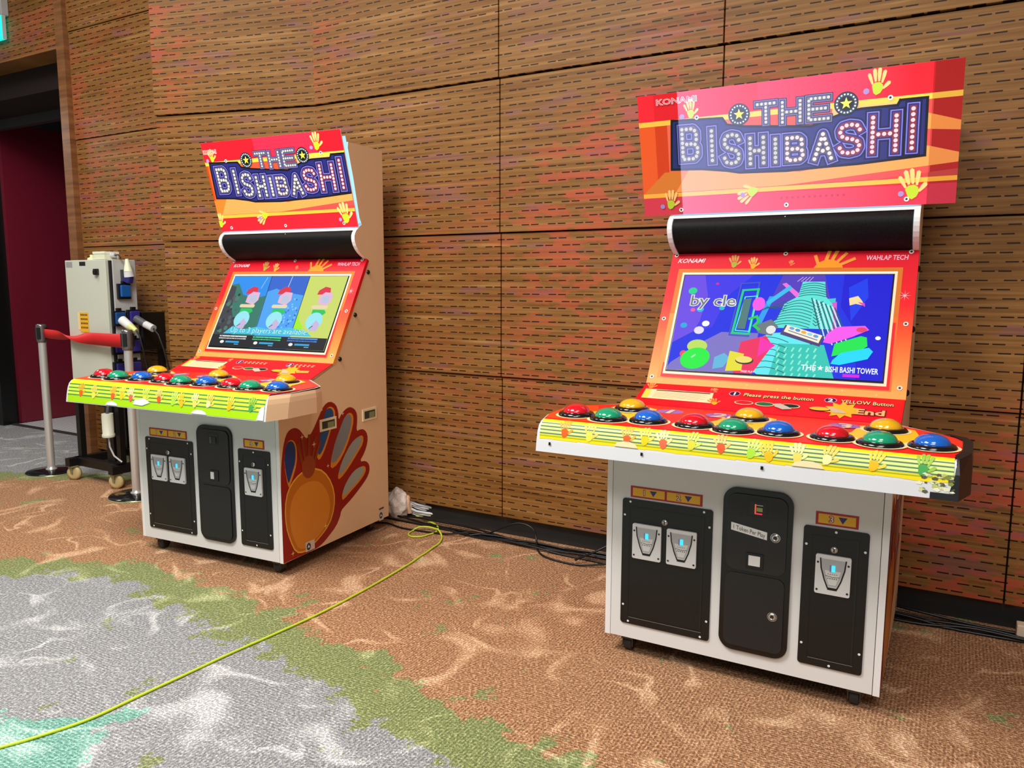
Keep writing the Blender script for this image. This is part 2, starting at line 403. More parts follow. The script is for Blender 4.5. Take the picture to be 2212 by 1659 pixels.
BLK = mat('0E0E0E', .42, name='black_metal'); BLKG = mat('0A0A0A', .2); CHROME = mat('D0D0D0', .22, .9); ALU = mat('E2E2E4', .35, .1)

def backlit(name, mode):
    """print on acrylic: glows where the lamp box stands behind it"""
    cache = {}
    def mk(c):
        if c in cache: return cache[c]
        k = NT(name + '_' + str(len(cache)), .22); L = lin(c); X = k.xyz()[0]
        k.b.inputs['Base Color'].default_value = L
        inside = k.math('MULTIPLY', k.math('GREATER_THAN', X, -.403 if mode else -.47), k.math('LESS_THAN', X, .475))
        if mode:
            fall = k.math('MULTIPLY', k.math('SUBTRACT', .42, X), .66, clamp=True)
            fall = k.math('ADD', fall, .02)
            col = k.mix(fall, L, lin('C8CCFF')); st = .60  # glare on the acrylic painted into the glow, strongest at left
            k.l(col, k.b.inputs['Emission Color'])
        else:
            k.b.inputs['Emission Color'].default_value = L; st = .62
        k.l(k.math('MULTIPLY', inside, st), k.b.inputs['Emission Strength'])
        cache[c] = k.m; return k.m
    return mk

GLY = {
 'I': [[(.5, 0), (.5, 1)]], 'H': [[(0, 0), (0, 1)], [(1, 0), (1, 1)], [(0, .5), (1, .5)]],
 'T': [[(0, 0), (1, 0)], [(.5, 0), (.5, 1)]], 'E': [[(1, 0), (0, 0), (0, 1), (1, 1)], [(0, .5), (.85, .5)]],
 'A': [[(0, 1), (.5, 0), (1, 1)], [(.22, .68), (.78, .68)]],
 'S': [[(1, .2), (.88, .05), (.5, 0), (.14, .05), (0, .2), (.05, .38), (.3, .47), (.7, .53), (.95, .62), (1, .8), (.88, .95), (.5, 1), (.14, .95), (0, .8)]],
 'B': [[(0, 0), (0, 1), (.78, 1), (1, .88), (1, .62), (.8, .5), (0, .5)], [(.8, .5), (.94, .38), (.94, .12), (.74, 0), (0, 0)]]}
def letters(art, spec, w, cols, gap=.0175, dot=.0066):
    """cols: list of (extra stroke width, colour); then bulbs along the strokes"""
    for ex_, c in cols:
        art.up()
        for ch, (u0, v0, u1, v1), dk, _ in spec:
            cc = dk if c == 'fill' else c
            for st in GLY[ch]: art.line([(u0+(u1-u0)*x, v0+(v1-v0)*y) for x, y in st], w+ex_, cc)
    art.up()
    for ch, (u0, v0, u1, v1), dk, dc in spec:
        seen = []
        for st in GLY[ch]:
            P = [(u0+(u1-u0)*x, v0+(v1-v0)*y) for x, y in st]
            seg = [math.hypot(b[0]-a[0], b[1]-a[1]) for a, b in zip(P, P[1:])]; T = sum(seg); n = max(1, round(T/gap))
            for i in range(n+1):
                q = T*i/n; j = 0
                while j < len(seg)-1 and q > seg[j]: q -= seg[j]; j += 1
                a, b = P[j], P[j+1]; r = q/seg[j]; x, y = a[0]+(b[0]-a[0])*r, a[1]+(b[1]-a[1])*r
                if all(math.hypot(x-s[0], y-s[1]) > gap*.62 for s in seen):
                    seen.append((x, y)); art.poly(disc(x, y, dot, 9), dc)

def marquee_art(mb, wm, mode):
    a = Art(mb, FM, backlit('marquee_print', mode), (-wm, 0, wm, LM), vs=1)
    L = LM
    a.poly(rect(-wm, 0, wm, L), 'E81828')
    for u0, u1, t0, t1, c in ((-.565, -.50, .118, .385, 'F05A1E'), (-.50, -.45, .118, .385, 'D83C08'), (-.45, -.20, .118, .385, 'FA6428' if not mode else 'F06A50'),
                              (-.20, .10, .118, .385, 'F85032'), (.10, .48, .118, .385, 'F04A46'), (.48, .57, 0, L, 'BC1C1C'), (-.565, -.50, 0, .10, 'FF2234'), (-.10, .30, 0, .10, 'EE2A46')):
        a.poly(rect(u0, t0, u1, t1), c)
    for i in range(26):
        for j in range(3): a.poly(rect(-.1+i*.022, .02+j*.02, -.096+i*.022, .024+j*.02), 'D01830')
    a.up()
    a.poly([(-.565, .385), (-.47, .30), (-.38, .30), (-.20, .385)], 'DD7A28')
    a.poly([(-.43, .385), (-.36, .28), (.05, .33), (.47, .27), (.57, .30), (.57, .33), (-.10, .385)], 'FF9C50')
    a.poly([(.2, .385), (.57, .352), (.57, .385)], 'C84040')
    a.poly([(.46, .160), (.57, .196), (.57, .226), (.46, .214), (.2, .17), (.2, .13)], 'FF9A4A')
    a.poly([(.16, .118), (.47, .118), (.3, .150), (.16, .17)], 'FFB878')
    a.up()
    a.poly([(-.57, .100), (.57, .099), (.57, .118), (-.57, .119)], 'FFC84A')
    a.poly([(-.57, .383), (.57, .376), (.57, .392), (-.57, .400)], 'FFB43C')
    a.line([(-.45, .382), (.3, .376)], .0015, '7A3A18', 1)
    a.poly(rect(-wm, .400, wm, L), 'E01C2C' if not mode else 'D8304A')
    for i in range(12): a.poly(rect(-.02+i*.02, .42, -.012+i*.02, .428), 'C01830')
    a.up()
    # logo
    a.poly([(-.430, .104), (-.232, .112), (-.215, .138), (-.15, .150), (.09, .172), (.165, .147), (.215, .132), (.257, .128), (.370, .128), (.378, .112), (.461, .112), (.462, .302), (.252, .316),
            (.13, .319), (.003, .324), (-.172, .319), (-.22, .309), (-.318, .296), (-.440, .290)], '26266E'); a.line([(-.430, .104), (-.232, .112), (-.215, .138), (-.15, .150), (.09, .172), (.165, .147), (.215, .132), (.257, .128), (.370, .128), (.378, .112), (.461, .112), (.462, .302), (.252, .316), (.13, .319), (.003, .324), (-.172, .319), (-.22, .309), (-.318, .296), (-.440, .290)], .009, '101018', closed=True)
    G, GP, Rr = ('56565A', 'B8B8BA' if mode else 'E4E4E4', '7A3040')
    I = .0195
    def bx(u0, v0, u1, v1): return (u0+I, v0+I, u1-I, v1-I)
    spec = [('B', bx(-.410, .121, -.312, .273), G, GP), ('I', bx(-.297, .136, -.252, .285), G, GP), ('S', bx(-.246, .156, -.152, .302), G, GP),
            ('H', bx(-.149, .176, -.061, .308), G, GP), ('I', bx(-.056, .187, -.018, .308), G, GP), ('B', bx(-.014, .187, .080, .306), G, 'F0C8D0'),
            ('A', bx(.082, .183, .178, .308), G, 'F0D0D8'), ('S', bx(.168, .158, .272, .296), Rr, 'FFC4D0'), ('H', bx(.275, .142, .388, .297), Rr, 'FFC4D0'), ('I', bx(.394, .124, .446, .294), Rr, 'FFC4D0')]
    letters(a, spec, .0215, [(.030, '101018'), (.022, '30308C'), (.0165, '9C94F0'), (.0125, '302A70'), (.0, 'fill')], dot=.0070)
    J = .011
    def b2(u0, v0, u1, v1): return (u0+J, v0+J, u1-J, v1-J)
    spec = [('T', b2(-.111, .066, -.029, .153), '6A6A6E', 'C8C8CC'), ('H', b2(-.022, .068, .062, .159), '6A6A6E', 'C8C8CC'), ('E', b2(.070, .066, .158, .160), '6A6A6E', 'C8C8CC')]
    letters(a, spec, .0135, [(.018, '2A2A30'), (.011, '8A84DC'), (.007, '3A3850'), (0, 'fill')], .0142, .0052)
    for u, c1 in ((-.168, '1E2A34'), (.206, '101014')):
        a.up(); a.poly(disc(u, .105, .040, 28), c1); a.up(); a.poly(disc(u, .105, .0365, 28), '38424A'); a.up(); a.poly(disc(u, .105, .025, 24), '10181A' if not mode else c1)
        a.up()
        for i in range(18): a.poly(disc(u+.031*math.cos(i*PI/9), .105+.031*math.sin(i*PI/9), .0030, 7), 'E8F4FF')
        a.star(u, .105, .021, 'FFF04A')
    a.up()
    for u, t, sz, r, m in ((.305, .062, .058, 0, 1), (-.352 if mode else -.40, .082, .045, .1, 1), (-.45, .425, .052, -.1, 1), (-.126, .395, .055, 2.1, 1), (.428, .420, .070, .15, 1)):
        if not mode and u > .4: u = .40
        a.hand(u, t, sz, r, 'B8D028', 'FFC878', m); a.poly(disc(u-.035, t+.01, .010, 8), 'A088C8')
    if mode: a.text('KONAMI', -.486, .040, -.327, .019, 'F01828', outline='FFE8F0', ow=.035, off=-.01)
    else: a.text('KONAMI', -.452, .058, -.36, .038, 'F01828', outline='FFE0D0', ow=.05)
    a.up(.0004)
    for u, t in ((-.329, .1), (.347, .1), (-.408, .451), (.002, .45), (.412, .449)):
        if not mode: u *= .93
        a.poly(disc(u, t, .0085, 12), 'F4F0E8'); a.up(); a.poly(disc(u, t, .0042, 10), '30241C')

def scrmat(c):
    m_ = mat(c, .55, emit=1.0); b_ = m_.node_tree.nodes['Principled BSDF']; b_.inputs['Base Color'].default_value = (.01, .01, .01, 1); b_.inputs['Specular IOR Level'].default_value = .12; return m_
def mbscreen2(a):
    r_ = random.Random(3)
    a.poly(rect(-.40, .09, .40, .55), '0A28E6')
    a.poly([(-.40, .09), (-.22, .09), (-.26, .22), (-.31, .36), (-.40, .42)], '6A48E8')
    a.poly([(-.31, .09), (-.1, .09), (-.2, .2), (-.24, .34), (-.3, .36), (-.28, .2)], '3C30EC')
    a.poly([(.22, .09), (.40, .09), (.40, .55), (.30, .55), (.28, .34), (.22, .24)], '0404D8')
    a.poly([(.24, .16), (.30, .12), (.31, .2), (.26, .3)], '0838F0')
    a.poly([(-.2, .36), (-.06, .36), (-.06, .54), (-.40, .54), (-.38, .5), (-.26, .40)], '7E74C8')
    a.poly([(.0, .10), (.15, .10), (.2, .28), (-.04, .24)], '5038C0')
    a.up()
    # cones of light and debris
    for p, c in (([(-.08, .33), (-.04, .20), (-.02, .20), (-.06, .34)], '28A0F0'), ([(.0, .145), (.015, .14), (.10, .215), (.08, .225)], 'F070E0'),
                 ([(-.05, .225), (.03, .15), (.04, .165), (-.04, .24)], '30C0F0'), ([(.05, .225), (.20, .205), (.20, .225), (.07, .24)], '30D0D0'),
                 ([(.185, .225), (.205, .22), (.215, .34), (.19, .345)], 'E058D8'), ([(.10, .19), (.16, .18), (.165, .19), (.10, .2)], 'E060C8')): a.poly(p, c)
    for u, t, r, c in ((-.345, .178, .018, '10D88C'), (-.33, .245+.02, .010, 'F05AA8'), (-.30, .262, .014, '20B8E0'), (-.355, .335, .014, '18A8E0'), (-.215, .255, .011, '18B8D0'),
                       (-.268, .325, .015, 'FFFFFF'), (-.29, .355, .020, 'E8E0FF'), (-.25, .145, .007, 'D02090'), (.356, .365, .009, 'FFFFFF'), (.157, .43, .011, 'A8E870')):
        a.poly(disc(u, t, r, 14, r*.85), c)
    a.poly([(.245, .205), (.275, .195), (.29, .215), (.30, .235), (.27, .228), (.25, .235)], 'FFE0A0'); a.poly([(.275, .22), (.30, .225), (.302, .24)], 'F040C0')
    a.up()
    # striped tower
    DT = '1C5A66'
    def bands(poly_rows, c1):
        for i, (r0, r1) in enumerate(zip(poly_rows, poly_rows[1:])):
            a.poly([(r0[0], r0[2]), (r0[1], r0[2]), (r1[1], r1[2]), (r1[0], r1[2])], c1)
    bands([(.075, .155, .135), (.065, .165, .20), (.02, .19, .23), (.0, .2, .30), (-.04, .20, .335)], '5CE8DC')
    a.poly(disc(.03, .452, .122, 28, .098), '62ECF4')
    a.poly([(.02, .40), (.18, .40), (.23, .54), (.0, .54)], '2CC8B8')
    a.up()
    def arc(u0, u1, y, dip, w, c): a.line([(u0+(u1-u0)*q/8, y - dip*math.sin(PI*q/8)) for q in range(9)], w, c, 1)
    for i in range(6): arc(.074-i*.0016, .158+i*.0014, .150+i*.010, .009, .0030, DT)
    for i in range(9): arc(.028-i*.0075, .128-i*.001, .232+i*.0125, .016, .0028, DT)
    for i in range(8): a.line([(.124+i*.001, .222+i*.013), (.142, .232+i*.013), (.158, .219+i*.013)], .0030, DT, 1)
    for i in range(11): x = .145+i*.0085; a.line([(x-.03, .205+i*.004), (x+.025+i*.004, .375+i*.008)], .0042, 'C8F4F8' if i % 2 else DT, 1)
    for i in range(6): arc(-.088+i*.001, .055, .395+i*.025, .020, .0028, DT)
    for i in range(6):
        for j in range(5): a.line([(.025+i*.026+j*.002, .415+j*.026), (.018+i*.026+j*.002, .432+j*.026)], .006, '8CF0D8', 1)
    for i in range(4): a.line([(.075+i*.012, .115), (.055+i*.014, .135)], .003, 'C8A8D8', 1)
    for i in range(5): a.line([(-.06+i*.004, .262-i*.004), (.03, .215+i*.012)], .0025, DT, 1)
    a.up()
    a.poly([(.035, .322), (.178, .365), (.165, .408), (.02, .362)], '4A4078'); a.up(); a.poly([(.042, .322), (.170, .362), (.160, .394), (.032, .350)], 'FFF0D0'); a.up()
    for i in range(5): a.poly(disc(.06+i*.022, .336+i*.0075, .010, 10, .006, .3), ['68A8E8', '4A90D8', 'F0B030', '90D8F0', '60A0E0'][i])
    a.line([(.048, .345), (.155, .382)], .003, '2858A8', 1)
    # left foreground of coloured shapes
    a.poly([(-.12, .40), (-.03, .37), (.0, .41), (-.06, .53), (-.13, .54)], 'F02860'); a.poly([(-.05, .375), (.01, .41), (-.05, .46)], 'F828B0')
    a.poly([(-.08, .33), (-.02, .30), (.01, .33), (-.01, .37), (-.06, .36)], '6C7880')
    a.up(); a.poly(disc(-.285, .425, .040, 18, .028), 'C0E060'); a.poly(disc(-.335, .46, .014, 12), 'F05060'); a.up(); a.poly(disc(-.285, .478, .058, 24, .045, -.3), '10F040'); a.up(); a.line([(-.30, .475), (-.285, .462)], .006, 'B0FFC0', 1)
    a.poly([(-.21, .47), (-.175, .45), (-.15, .47), (-.17, .51), (-.21, .52)], '60B8E0'); a.poly([(-.155, .44), (-.10, .45), (-.10, .52), (-.16, .525)], 'E8E030')
    a.up(); a.poly(disc(-.095, .478, .034, 18, .016), '282828'); a.up(); a.poly(disc(-.097, .474, .031, 18, .014), 'F4E070')
    # glowing frames
    for k_, (c, w) in enumerate((('3C50C8', .006), ('10D080', .009), ('60F0E8', .004))):
        a.up(); q = [(-.155+k_*.012, .145+k_*.03), (-.085+k_*.0, .140+k_*.03), (-.095, .375-k_*.01), (-.168+k_*.01, .372-k_*.01)]; a.line(q, w, c, closed=True)
    a.poly([(-.135, .215), (-.105, .21), (-.112, .345), (-.142, .345)], '4C7C78')
    a.up(); a.poly(disc(-.075, .235, .024, 14, .030), 'FA58E8'); a.line([(-.10, .30), (-.075, .29), (-.065, .31), (-.08, .33), (-.06, .345)], .010, '10D050')
    a.poly(disc(-.015, .345, .018, 12), 'E8E8E8')
    # right hand smears
    a.up(); a.poly([(.185, .355), (.22, .325), (.31, .318), (.325, .335), (.27, .365), (.2, .395), (.175, .39)], 'FA58F0'); a.poly(disc(.30, .335, .018, 12, .010), 'E84070')
    a.up(); a.poly([(.215, .395), (.30, .36), (.32, .365), (.325, .40), (.30, .42), (.21, .445)], '08E850'); a.up(); a.poly([(.215, .46), (.24, .43), (.33, .405), (.345, .42), (.33, .45), (.24, .478), (.21, .475)], '14DCFF')
    a.text('by cle', -.343, .246, -.166, .200, '6E7A74', outline='F0F0FF', ow=.05, off=.004)
    a.text('THE ', .112, .504, .162, .484, 'F4FCFF', off=.02); a.up(); a.star(.178, .494, .012, 'F4FCFF')
    a.text('BISHI BASHI TOWER', .196, .507, .368, .486, 'F4FCFF', off=.02)
    a.poly(rect(.255, .512, .31, .524), 'E010E0'); a.text('FREE PLAY', -.10, .527, -.05, .519, 'FFFFFF', off=.01)

def mbscreen1(a):
    a.poly(rect(-.40, .09, .40, .55), '1E90F0')
    a.poly([(-.40, .16), (-.34, .15), (-.28, .22), (-.18, .24), (-.11, .22), (-.10, .55), (-.40, .55)], '2E7868'); a.poly([(-.40, .16), (-.35, .17), (-.33, .3), (-.27, .4), (-.25, .55), (-.40, .55)], '3A3E46')
    r_ = random.Random(5)
    for i in range(30): a.poly(disc(r_.uniform(-.38, -.28), r_.uniform(.2, .5), r_.uniform(.006, .016), 6), r_.choice(['505860', '1E2C30', '4A7C68']))
    a.poly([(-.124, .09), (.137, .09), (.143, .55), (-.10, .55)], '2A64D0'); a.poly([(-.12, .2), (-.06, .18), (.0, .2), (.14, .22), (.143, .55), (-.10, .55)], '4AA4F4')
    for i in range(40): a.poly(disc(r_.uniform(.03, .13), r_.uniform(.24, .44), .006, 6), r_.choice(['2A68D8', '80C8FF']))
    a.poly([(.137, .09), (.40, .09), (.40, .55), (.143, .55)], 'CCDC68'); a.poly([(.14, .3), (.16, .36), (.2, .40), (.2, .44), (.14, .44)], 'A0F020')
    a.up(); a.line([(-.124, .1), (-.10, .466)], .004, '102048', 1); a.line([(.137, .1), (.143, .457)], .004, '102048', 1)
    a.line([(-.15, .11), (-.17, .18)], .002, 'E0F4FF', 1); a.line([(.02, .105), (.015, .17)], .003, 'E8F4FF', 1)
    for u in (-.215, .01, .275):
        a.up(); a.poly([(u-.05, .215), (u-.045, .19), (u-.01, .168), (u+.025, .175), (u+.032, .2), (u+.02, .212)], 'E02848'); a.poly([(u-.03, .225), (u, .20), (u+.05, .205), (u+.055, .25), (u+.03, .28), (u-.03, .265)], 'E8B8D8')
        a.poly([(u-.01, .225), (u+.035, .22), (u+.04, .262), (u-.01, .262)], 'B8C8E0')
        a.up(); a.poly(rr(u-.06, .277, u+.045, .297, .009, 3), 'E8D8B0'); a.poly([(u-.045, .302), (u+.03, .302), (u+.045, .318), (u+.03, .332), (u-.045, .33)], '18C860')
        a.up(); a.poly(disc(u-.012, .368, .052, 22, .050), '98E8F4'); a.poly([(u-.02, .39), (u, .36), (u+.03, .385), (u+.02, .425), (u-.03, .42)], 'C8B8E0'); a.up(); a.line([(u-.01, .395), (u-.03, .41)], .005, '505868', 1)
    a.poly([(-.32, .455), (-.27, .41), (-.2, .43), (-.1, .41), (0, .425), (.13, .41), (.24, .43), (.28, .455)], '40C8E8'); a.text('Up to 3 players are available!', -.275, .446, .250, .415, 'B8FFFF', off=.01, outline='0878A8', ow=.04)
    a.up(); a.poly(rect(-.40, .462, .40, .55), '10141C'); a.up()
    for i, c in enumerate(('E0E0E0', '40D890', '4890F0')):
        u = -.335+i*.235; a.poly(rect(u, .466, u+.19, .474), c); a.poly(rect(u, .480, u+.19, .486), c); a.poly(disc(u+.03, .504, .014, 12, .009), 'F0F4F0'); a.poly(rect(u+.055, .498, u+.15, .508), '30A8E0'); a.poly(rect(u+.12, .513, u+.15, .518), '50B0E8')
        a.up(); a.text('Press the button', u+.01, .4855, u+.17, .467, '203040'); a.up()

def dome_button(par, x, y, colr):
    z = ztop(y); M = Matrix.Translation((x, y, z+.0008))
    cm = mat(colr, .12, coat=1)
    mb = MB(); mb.lathe([(.0475*math.cos(a), .010 + .030*math.sin(a)) for a in [PI/2*i/9 for i in range(9)]] + [(.001, .040)], cm, M, 28)
    b = mb.build('push_button', par); b['label'] = {'D80C22': 'red', '0A9A6C': 'green', '0A62C8': 'blue', 'E8B018': 'yellow'}[colr] + ' domed push button'
    mb = MB(); mb.lathe([(.064, 0), (.063, .006), (.058, .011), (.050, .014), (.0472, .012), (.0470, .006)], mat('0C0C0E', .14, coat=.6), M, 28); mb.build('button_ring', b)
def hexlock(par, x, z, r, big=False):
    mb = MB(); M = Matrix.Translation((x, -.006, z)) @ Matrix.Rotation(PI/2, 4, 'X')
    if big: mb.lathe([(r, 0), (r*.98, .006), (r*.8, .009), (r*.72, .005), (r*.66, .011), (r*.35, .012), (r*.3, .007), (.0004, .007)], CHROME, M, 22)
    else: mb.lathe([(r, 0), (r*.95, .004), (.0004, .005)], CHROME, M, 18)
    a = Art(mb, FF, PLAIN, h=.0185 if big else .0115)
    if not big: a.poly(rect(x-.002, z-.006, x+.002, z+.006), '202020')
    else: a.poly(disc(x, z, r*.22, 8), '303030')
    o = mb.build('lock', par); return o
def coin_door(par, x0, z0, x1, z1, plates, lockx):
    mb = MB(); mb.prism(FF, rr(x0, z0, x1, z1, .010), 0, .005, BLK)
    i = .028; a = Art(mb, FF, lambda c: mat(c, .45), h=.0055)
    a.line([(x0+i, z0+i), (x0+i, z1-i), (x1-i, z1-i), (x1-i, z0+i)], .004, '050505', closed=True); a.up()
    a.line([(x0+i+.003, z0+i-.003), (x1-i, z0+i-.003)], .0012, '8A8A8A', 1); a.line([(x1-i-.004, z0+i), (x1-i-.004, z1-i)], .0010, '303030', 1)
    a.up(.0012)
    w = x1-x0
    S = [(x0+.010, z1-.06), (x1-.010, z1-.06), (x0+.010, z0+.07), (x1-.010, z0+.07)]
    S += [(x0+.03, z1-.010), (x1-.03, z1-.010), (x0+.03, z0+.010), (x1-.03, z0+.010)] if w > .25 else [((x0+x1)/2, z1-.010), ((x0+x1)/2, z0+.010)]
    for x, z in S: a.poly(disc(x, z, .0042, 8), 'E8E8E8')
    d = mb.build('coin_door', par)
    hexlock(d, lockx, plates[0][3]+.018, .011)
    for px0, pz0, px1, pz1 in plates:
        mb = MB(); mb.prism(FF, rr(px0, pz0, px1, pz1, .006), .005, .013, ALU); cx = (px0+px1)/2; W = px1-px0; H = pz1-pz0
        a = Art(mb, FF, lambda c: mat(c, .35), h=.0138)
        q = lambda x, y: (px0+W*x, pz0+H*y)
        a.poly([q(.16, .90), q(.84, .90), q(.80, .62), q(.62, .22), q(.38, .22), q(.20, .62)], 'B4B4B8'); a.up()
        a.poly([q(.27, .62), q(.73, .62), q(.60, .26), q(.40, .26)], 'DCDCDC'); a.up()
        a.line([q(.14, .90), q(.17, .66), q(.27, .38), q(.37, .18)], .0042, '0A0A0A'); a.line([q(.37, .16), q(.64, .16)], .008, '0A0A0A', 1); a.line([q(.64, .18), q(.74, .38), q(.83, .66), q(.86, .90)], .0042, '0A0A0A')
        a.line([q(.30, .485), q(.5, .46), q(.70, .475)], .0016, '0A0A0A', 1)
        for t in range(5): a.poly(rect(q(.36+t*.06, 0)[0], q(0, .41)[1], q(.36+t*.06, 0)[0]+.003, q(0, .435)[1]), '1A1A1A'); a.poly(rect(q(.36+t*.06, 0)[0], q(0, .525)[1], q(.36+t*.06, 0)[0]+.003, q(0, .54)[1]), '2A2A2A')
        a.up()
        for x in (.07, .93):
            for y in (.10, .80): a.poly(disc(*q(x, y), .0036, 8), '202020')
        cs = mb.build('coin_slot_plate', d, .001)
        mb = MB(); mb.prism(FF, rect(cx-.004, q(0, .60)[1], cx+.007, q(0, .76)[1]), .013, .0165, mat('40D8F0', .3, emit=.8)); mb.prism(FF, rect(cx-.009, q(0, .60)[1], cx-.004, q(0, .76)[1]), .013, .016, mat('8080C8', .3)); mb.build('coin_slot', cs)
def sticker(par, x0, z0, x1, z1, nums):
    mb = MB(); mb.prism(FF, rect(x0, z0, x1, z1), 0, .0012, mat('B01828', .4)); a = Art(mb, FF, PLAIN, h=.0016, vs=-1)
    n = len(nums); w = (x1-x0-.008*(n+1))/n
    for i, t in enumerate(nums):
        u = x0+.008+i*(w+.008)+.0; a.poly(rect(u, z0+.006, u+w, z1-.006), 'F0B818'); a.up(); cx = u+w/2
        a.text(t, cx-.024, z0+.011, cx-.008, z1-.011, 'FFE0E0', outline='701838', ow=.07)
        a.up(); a.poly([(cx+.004, z1-.011), (cx+.030, z1-.011), (cx+.017, z0+.010)], '28287A')
    o = mb.build('player_number_sticker', par); return o

def machine(x, y, t, mode):
    M = empty('arcade_machine', (x, y, 0), t)
    # ---- side panels
    spk = [(.648, 1.642), (.603, 1.610), (.593, 1.597), (.586, 1.582), (.5855, 1.567), (.589, 1.552), (.598, 1.533), (.612, 1.515), (.632, 1.498), (.656, 1.484), (.6863, 1.4692)]
    prof = [(0, .07), (.0, .7825), (-.0, .86), (.2, .893), (.2248, .8945), (.3913, .9544)] + spk[::-1] + [(.630, 1.675), (.588, 1.86), (.548, 2.005), (.552, 2.0315), (.8372, 2.0315), (.8372, .07)]
    for sg in (-1, 1):
        mb = MB(); f = (lambda u, v, h, sg=sg: (sg*(.46+h), u, v)); mb.prism(f, prof, -.02, 0, SIDE, EDGE)
        f2 = (lambda u, v, h, sg=sg: (sg*(.46+h), u, v))
        if sg > 0 or mode:
            a = Art(mb, f2, PLAIN, h=.0005, vs=-1)
            side_art(a)
        mb.build('side_panel', M, .0015)
        if sg > 0:
            for u0, v0, u1, v1 in ((.279, .636, .402, .695), (.617, .633, .738, .695)):
                mb = MB(); mb.prism(f2, rect(u0, v0, u1, v1), 0, .004, mat('F4E6BC', .4)); mb.prism(f2, rect(u0+.014, v0+.011, u1-.014, v1-.011), .004, .0046, mat('3A3C38', .5)); mb.prism(f2, rect(u0+.055, v0+.011, u1-.02, v1-.02), .0046, .005, mat('8A9468', .5))
                mb.build('recessed_handle', M, .001)
            for u, v in ((.692, 1.403), (.575, 1.187), (.444, .974)):
                mb = MB(); mb.lathe([(.012, 0), (.011, .005), (.006, .009), (.0005, .0095)], BLKG, Matrix.Translation((.46, u, v)) @ Matrix.Rotation(PI/2, 4, 'Y'), 14); mb.build('bolt', M)
    # ---- carcass
    mb = MB(); mb.box((-.438, .0, .072), (.438, .02, .785), WHITE)
    mb.box((-.4385, .004, .072), (.4385, .02, .79), mat('505050', .6)); mb.build('front_panel', M)
    mb = MB(); mb.box((-.44, .815, .08), (.44, .835, 2.02), mat('C8C8C8', .5)); mb.box((-.44, .56, 2.008), (.44, .835, 2.028), EDGE); mb.box((-.44, .02, .07), (.44, .82, .09), mat('202020', .7)); mb.build('rear_carcass', M)
    # ---- speaker cowl
    mb = MB(); sp = [Vector(p) for p in spk]
    mb.grid([[(-.44, p.x, p.y), (.44, p.x, p.y)] for p in sp[:1]] + [[(-.44, .607, 1.6105), (.44, .607, 1.6105)]], EDGE)
    mb.grid([[(-.44, .64, 1.66), (.44, .64, 1.66)], [(-.44, .648, 1.642), (.44, .648, 1.642)]], EDGE); mb.build('speaker_cowl', M)
    mb = MB(); g = [(.607, 1.6105)] + spk[2:]; mb.grid([[(-.438, a_+.004, b_), (.438, a_+.004, b_)] for a_, b_ in g], GRILLE)
    mb.lathe([(.003, 0), (.0025, .002), (.0002, .0022)], CHROME, Matrix.Translation((0, .603, 1.602)) @ Matrix.Rotation(PI/2, 4, 'X'), 8)
    mb.build('speaker_grille', M)
    # ---- light box and marquee
    wm = .565 if mode else .4613
    mb = MB(); mb.prism(FM, rect(-.458, .035, .458, .458), -.036, -.005, LBOX); mb.build('light_box', M)
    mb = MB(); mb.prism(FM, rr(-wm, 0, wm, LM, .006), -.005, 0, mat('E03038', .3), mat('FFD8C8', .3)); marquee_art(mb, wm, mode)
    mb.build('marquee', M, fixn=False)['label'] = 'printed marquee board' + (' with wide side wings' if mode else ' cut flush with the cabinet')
    # ---- bezel
    mb = MB(); mb.prism(FBZ, rect(-.462, 0, .462, LBZ), -.02, 0, BEZ); a = Art(mb, FBZ, GLOSSP, vs=1)
    a.poly(rect(-.462, .568, .462, LBZ), 'F8A050')
    a.poly(rect(-.424, .073, .414, .566), 'D07020'); a.up(); a.poly(rect(-.424, .28, -.402, .566), 'F08A38'); a.poly(rect(.396, .28, .414, .566), 'EE6A28'); a.poly(rect(-.410, .50, .408, .562), 'E01822'); a.poly(rect(.392, .30, .408, .55), 'E01822')
    a.up(); a.poly(rect(-.404, .090, .398, .548), 'F6DDC0'); a.up(); a.poly(rect(-.404, .090, .398, .094), 'FFF4E8'); a.up(); a.poly(rect(-.395, .100, .389, .538), '14141C')
    a.up()
    for u, t_, s_, p_, g_ in ((-.199, .052, .040, 'A8A030', 'D09850'), (-.123, .060, .036, 'FFA020', 'F8B060'), (.022, .056, .018, 'F86030', 'F08858')): a.hand(u, t_, s_, .12, p_, g_)
    a.poly([(.105, .073), (.12, .05), (.15, .035), (.18, .04), (.205, .06), (.21, .073)], 'F09018')
    for x0_, y0_, x1_, y1_, w_ in ((.118, .05, .108, .022, .012), (.148, .036, .155, .004, .013), (.170, .036, .182, .003, .013), (.19, .044, .215, .012, .012), (.205, .056, .245, .035, .012)): a.line([(x0_, y0_), (x1_, y1_)], w_, 'E89030')
    for u in [i*.11-.4 for i in range(8)]:
        a.star(u, .579+.006*math.sin(u*40), .008, 'FFC070', 6, .25)
    a.star(.428, .19, .022, 'FFC0C8', 8, .12)
    a.text('KONAMI', -.433, .044, -.318, .025, 'F0D8DC', shear=.3, off=.012); a.text('WAHLAP TECH', .288, .041, .428, .021, 'F0B8D0', shear=.1, off=.01)
    a.up(.0003)
    for u, t_ in ((-.444, .306), (-.444, .565), (.440, .304), (.440, .551), (-.444, .008), (.436, .008), (-.005, .008)): a.poly(disc(u, t_, .0085, 12), 'E8E4D8'); a.up(); a.poly(disc(u, t_, .0045, 10), '40301E')
    bz = mb.build('screen_bezel', M, fixn=False)
    mb = MB(); mb.prism(FBZ, rect(-.391, .104, .385, .532), .002, .0035, mat('101018', .2)); a = Art(mb, FBZ, scrmat, (-.390, .105, .384, .531), h=.0042, vs=1)
